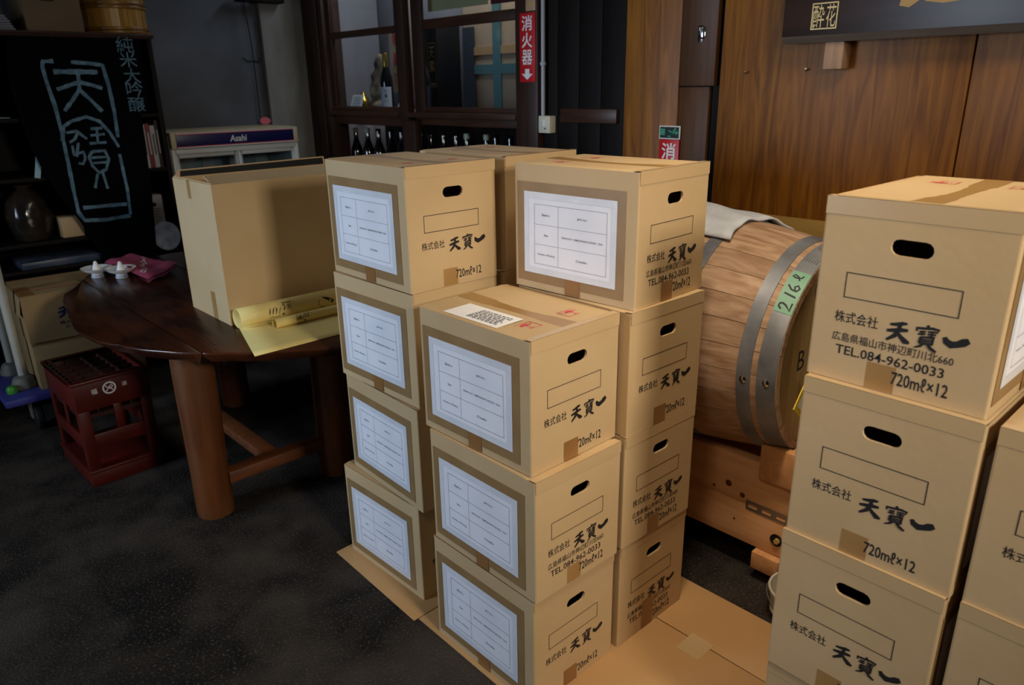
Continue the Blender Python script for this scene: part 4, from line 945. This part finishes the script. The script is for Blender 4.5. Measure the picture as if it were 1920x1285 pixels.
wbx = thing('white_pack', 'white upright pack with blue dot low on the shelf', 'pack', (1.312, 4.25, .786))
MB().box(0, 0, 0, .065, .12, .165).build('body', 'book_white', wbx, bevel=.002); MB().disc(.02, .115, .011, lambda x, z: (x, -.0008, z), 14).build('blue_dot', 'navy', wbx)
m = MB()
for i in range(5): m.rect(.012, .03 + i * .015, .045, .034 + i * .015, lambda x, z: (x, -.0008, z))
m.build('print', 'ink_grey', wbx)
m = MB(); m.lathe([(0, 0), (.07, .0), (.095, .05), (.10, .12), (.085, .19), (.05, .235), (.03, .25), (.045, .27), (0, .262)], 18)
m.v = [(x * (1 + .10 * math.sin(5 * math.atan2(y, x) + 30 * z)), y * (1 + .08 * math.cos(4 * math.atan2(y, x) + 20 * z)) * .8, z) for x, y, z in m.v]
o = m.build('plastic_bag', 'bag_film', smooth=True); o.location = (.76, 4.33, .7865); tag(o, 'crumpled dark plastic bag stuffed on the shelf left of the banner', 'bag')
o = MB().box(0, 0, 0, .10, .13, .10).build('small_carton', 'card', bevel=.002); o.location = (.87, 4.24, .7865); tag(o, 'small pale carton on the shelf between bag and banner', 'carton')
o = MB().box(0, 0, 0, .36, .30, .035).build('flat_pack', 'pack_blue', bevel=.004); o.location = (.66, 4.22, .6565); tag(o, 'flat blue printed pack lying on the low shelf above the cart', 'pack')
m = MB().box(0, 0, 0, .20, .22, .002); o = m.build('paper_sheet', 'blue_lit_sheet'); o.location = (.56, 4.225, 1.3715); o.rotation_euler = (0, 0, R(6)); tag(o, 'white paper sheet with painted blue light on the shelf at the left edge', 'paper')  # white paper, bluish daylight carried by its colour
m = MB().prism([(0, 0), (.024, .0), (.024, .22), (0, .22)], 0, .004, lambda x, y, z: (x, z, y)); o = m.build('blue_lit_strip', 'blue_lit_sheet'); o.location = (.795, 4.20, 1.096); o.rotation_euler = (0, R(14), 0); tag(o, 'narrow strip of painted blue light standing beside the banner edge', 'strip')  # blue-lit slit by the banner, its light put into the strip's colour
m = MB(); m.lathe([(0, .0), (.045, .002), (.075, .012), (.077, .014), (.073, .015), (.045, .006), (0, .005)], 28); o = m.build('pale_plate', 'disc', smooth=True); o.rotation_euler = (R(80), 0, R(10)); o.location = (1.345, 4.198, .655 + .079); tag(o, 'mottled pale plate standing upright low on the shelf', 'plate')

# ------------------------------------------------------------------ drinks cooler
fr = thing('drinks_cooler', 'white drinks cooler with navy header sign and glass doors', 'cooler', (1.485, 4.30, 0))
FW, FH = .755, 1.265
def fb_(n, *a, m='fridge', bv=.004): return MB().box(*a).build(n, m, fr, bevel=bv)
fb_('side_panel', 0, 0, 0, .022, .40, FH - .002, bv=.003); fb_('side_panel', FW - .022, 0, 0, FW, .40, FH - .002); fb_('top_panel', .0, .02, FH - .02, FW, .40, FH + .002, m='fridge_cream')
fb_('back_panel', .022, .385, 0, FW - .022, .40, FH - .02, m='fridge_in'); fb_('base', .022, .01, 0, FW - .022, .385, .20, m='fridge')
fb_('header', .028, -.012, FH - .086, FW - .028, .03, FH - .004, m='navy'); fb_('end_cap', 0, -.014, FH - .09, .028, .03, FH, m='fridge_cream'); fb_('end_cap', FW - .028, -.014, FH - .09, FW, .03, FH, m='fridge_cream')
m = MB(); f = lambda x, z: (x, -.0128, z); m.rect(.03, FH - .014, FW - .03, FH - .010, f); m.rect(.03, FH - .080, FW - .03, FH - .076, f); m.build('red_stripe', 'ink_red', fr)
m = MB(); m.rect(.03, FH - .010, FW - .03, FH - .004, f); m.rect(.03, FH - .086, FW - .03, FH - .080, f); m.build('white_stripe', 'fridge', fr)
m = MB(); m.text('Asahi', FW * .435, FH - .064, FW * .565, FH - .028, lambda x, z: (x, -.0134, z), .02, shear=.12); m.build('lettering', 'label_paper', fr)
fb_('top_rail', .022, -.004, FH - .118, FW - .022, .03, FH - .09)
for k in range(2):
    x0 = .022 + k * (FW - .044) / 2; x1 = x0 + (FW - .044) / 2
    d = MB(); y = .006 if k else .018
    d.box(x0, y, .20, x0 + .02, y + .012, FH - .118); d.box(x1 - .02, y, .20, x1, y + .012, FH - .118); d.box(x0 + .02, y, .20, x1 - .02, y + .012, .235); d.box(x0 + .02, y, FH - .14, x1 - .02, y + .012, FH - .118)
    dd = d.build('door', 'fridge', fr, bevel=.002); MB().box(x0 + .02, y + .004, .235, x1 - .02, y + .008, FH - .14).build('pane', 'fridge_glass', dd)
for z in (.45, .68, .91): fb_('shelf', .022, .06, z, FW - .022, .385, z + .012, m='fridge_in')
m = MB()
for x in (.12, .30, .47, .64): m.box(x, .372, .5, x + .075, .384, FH - .15)
m.build('duct', 'fridge', fr, bevel=.002)
bpy.data.objects.remove(_to); bpy.data.curves.remove(_tc)
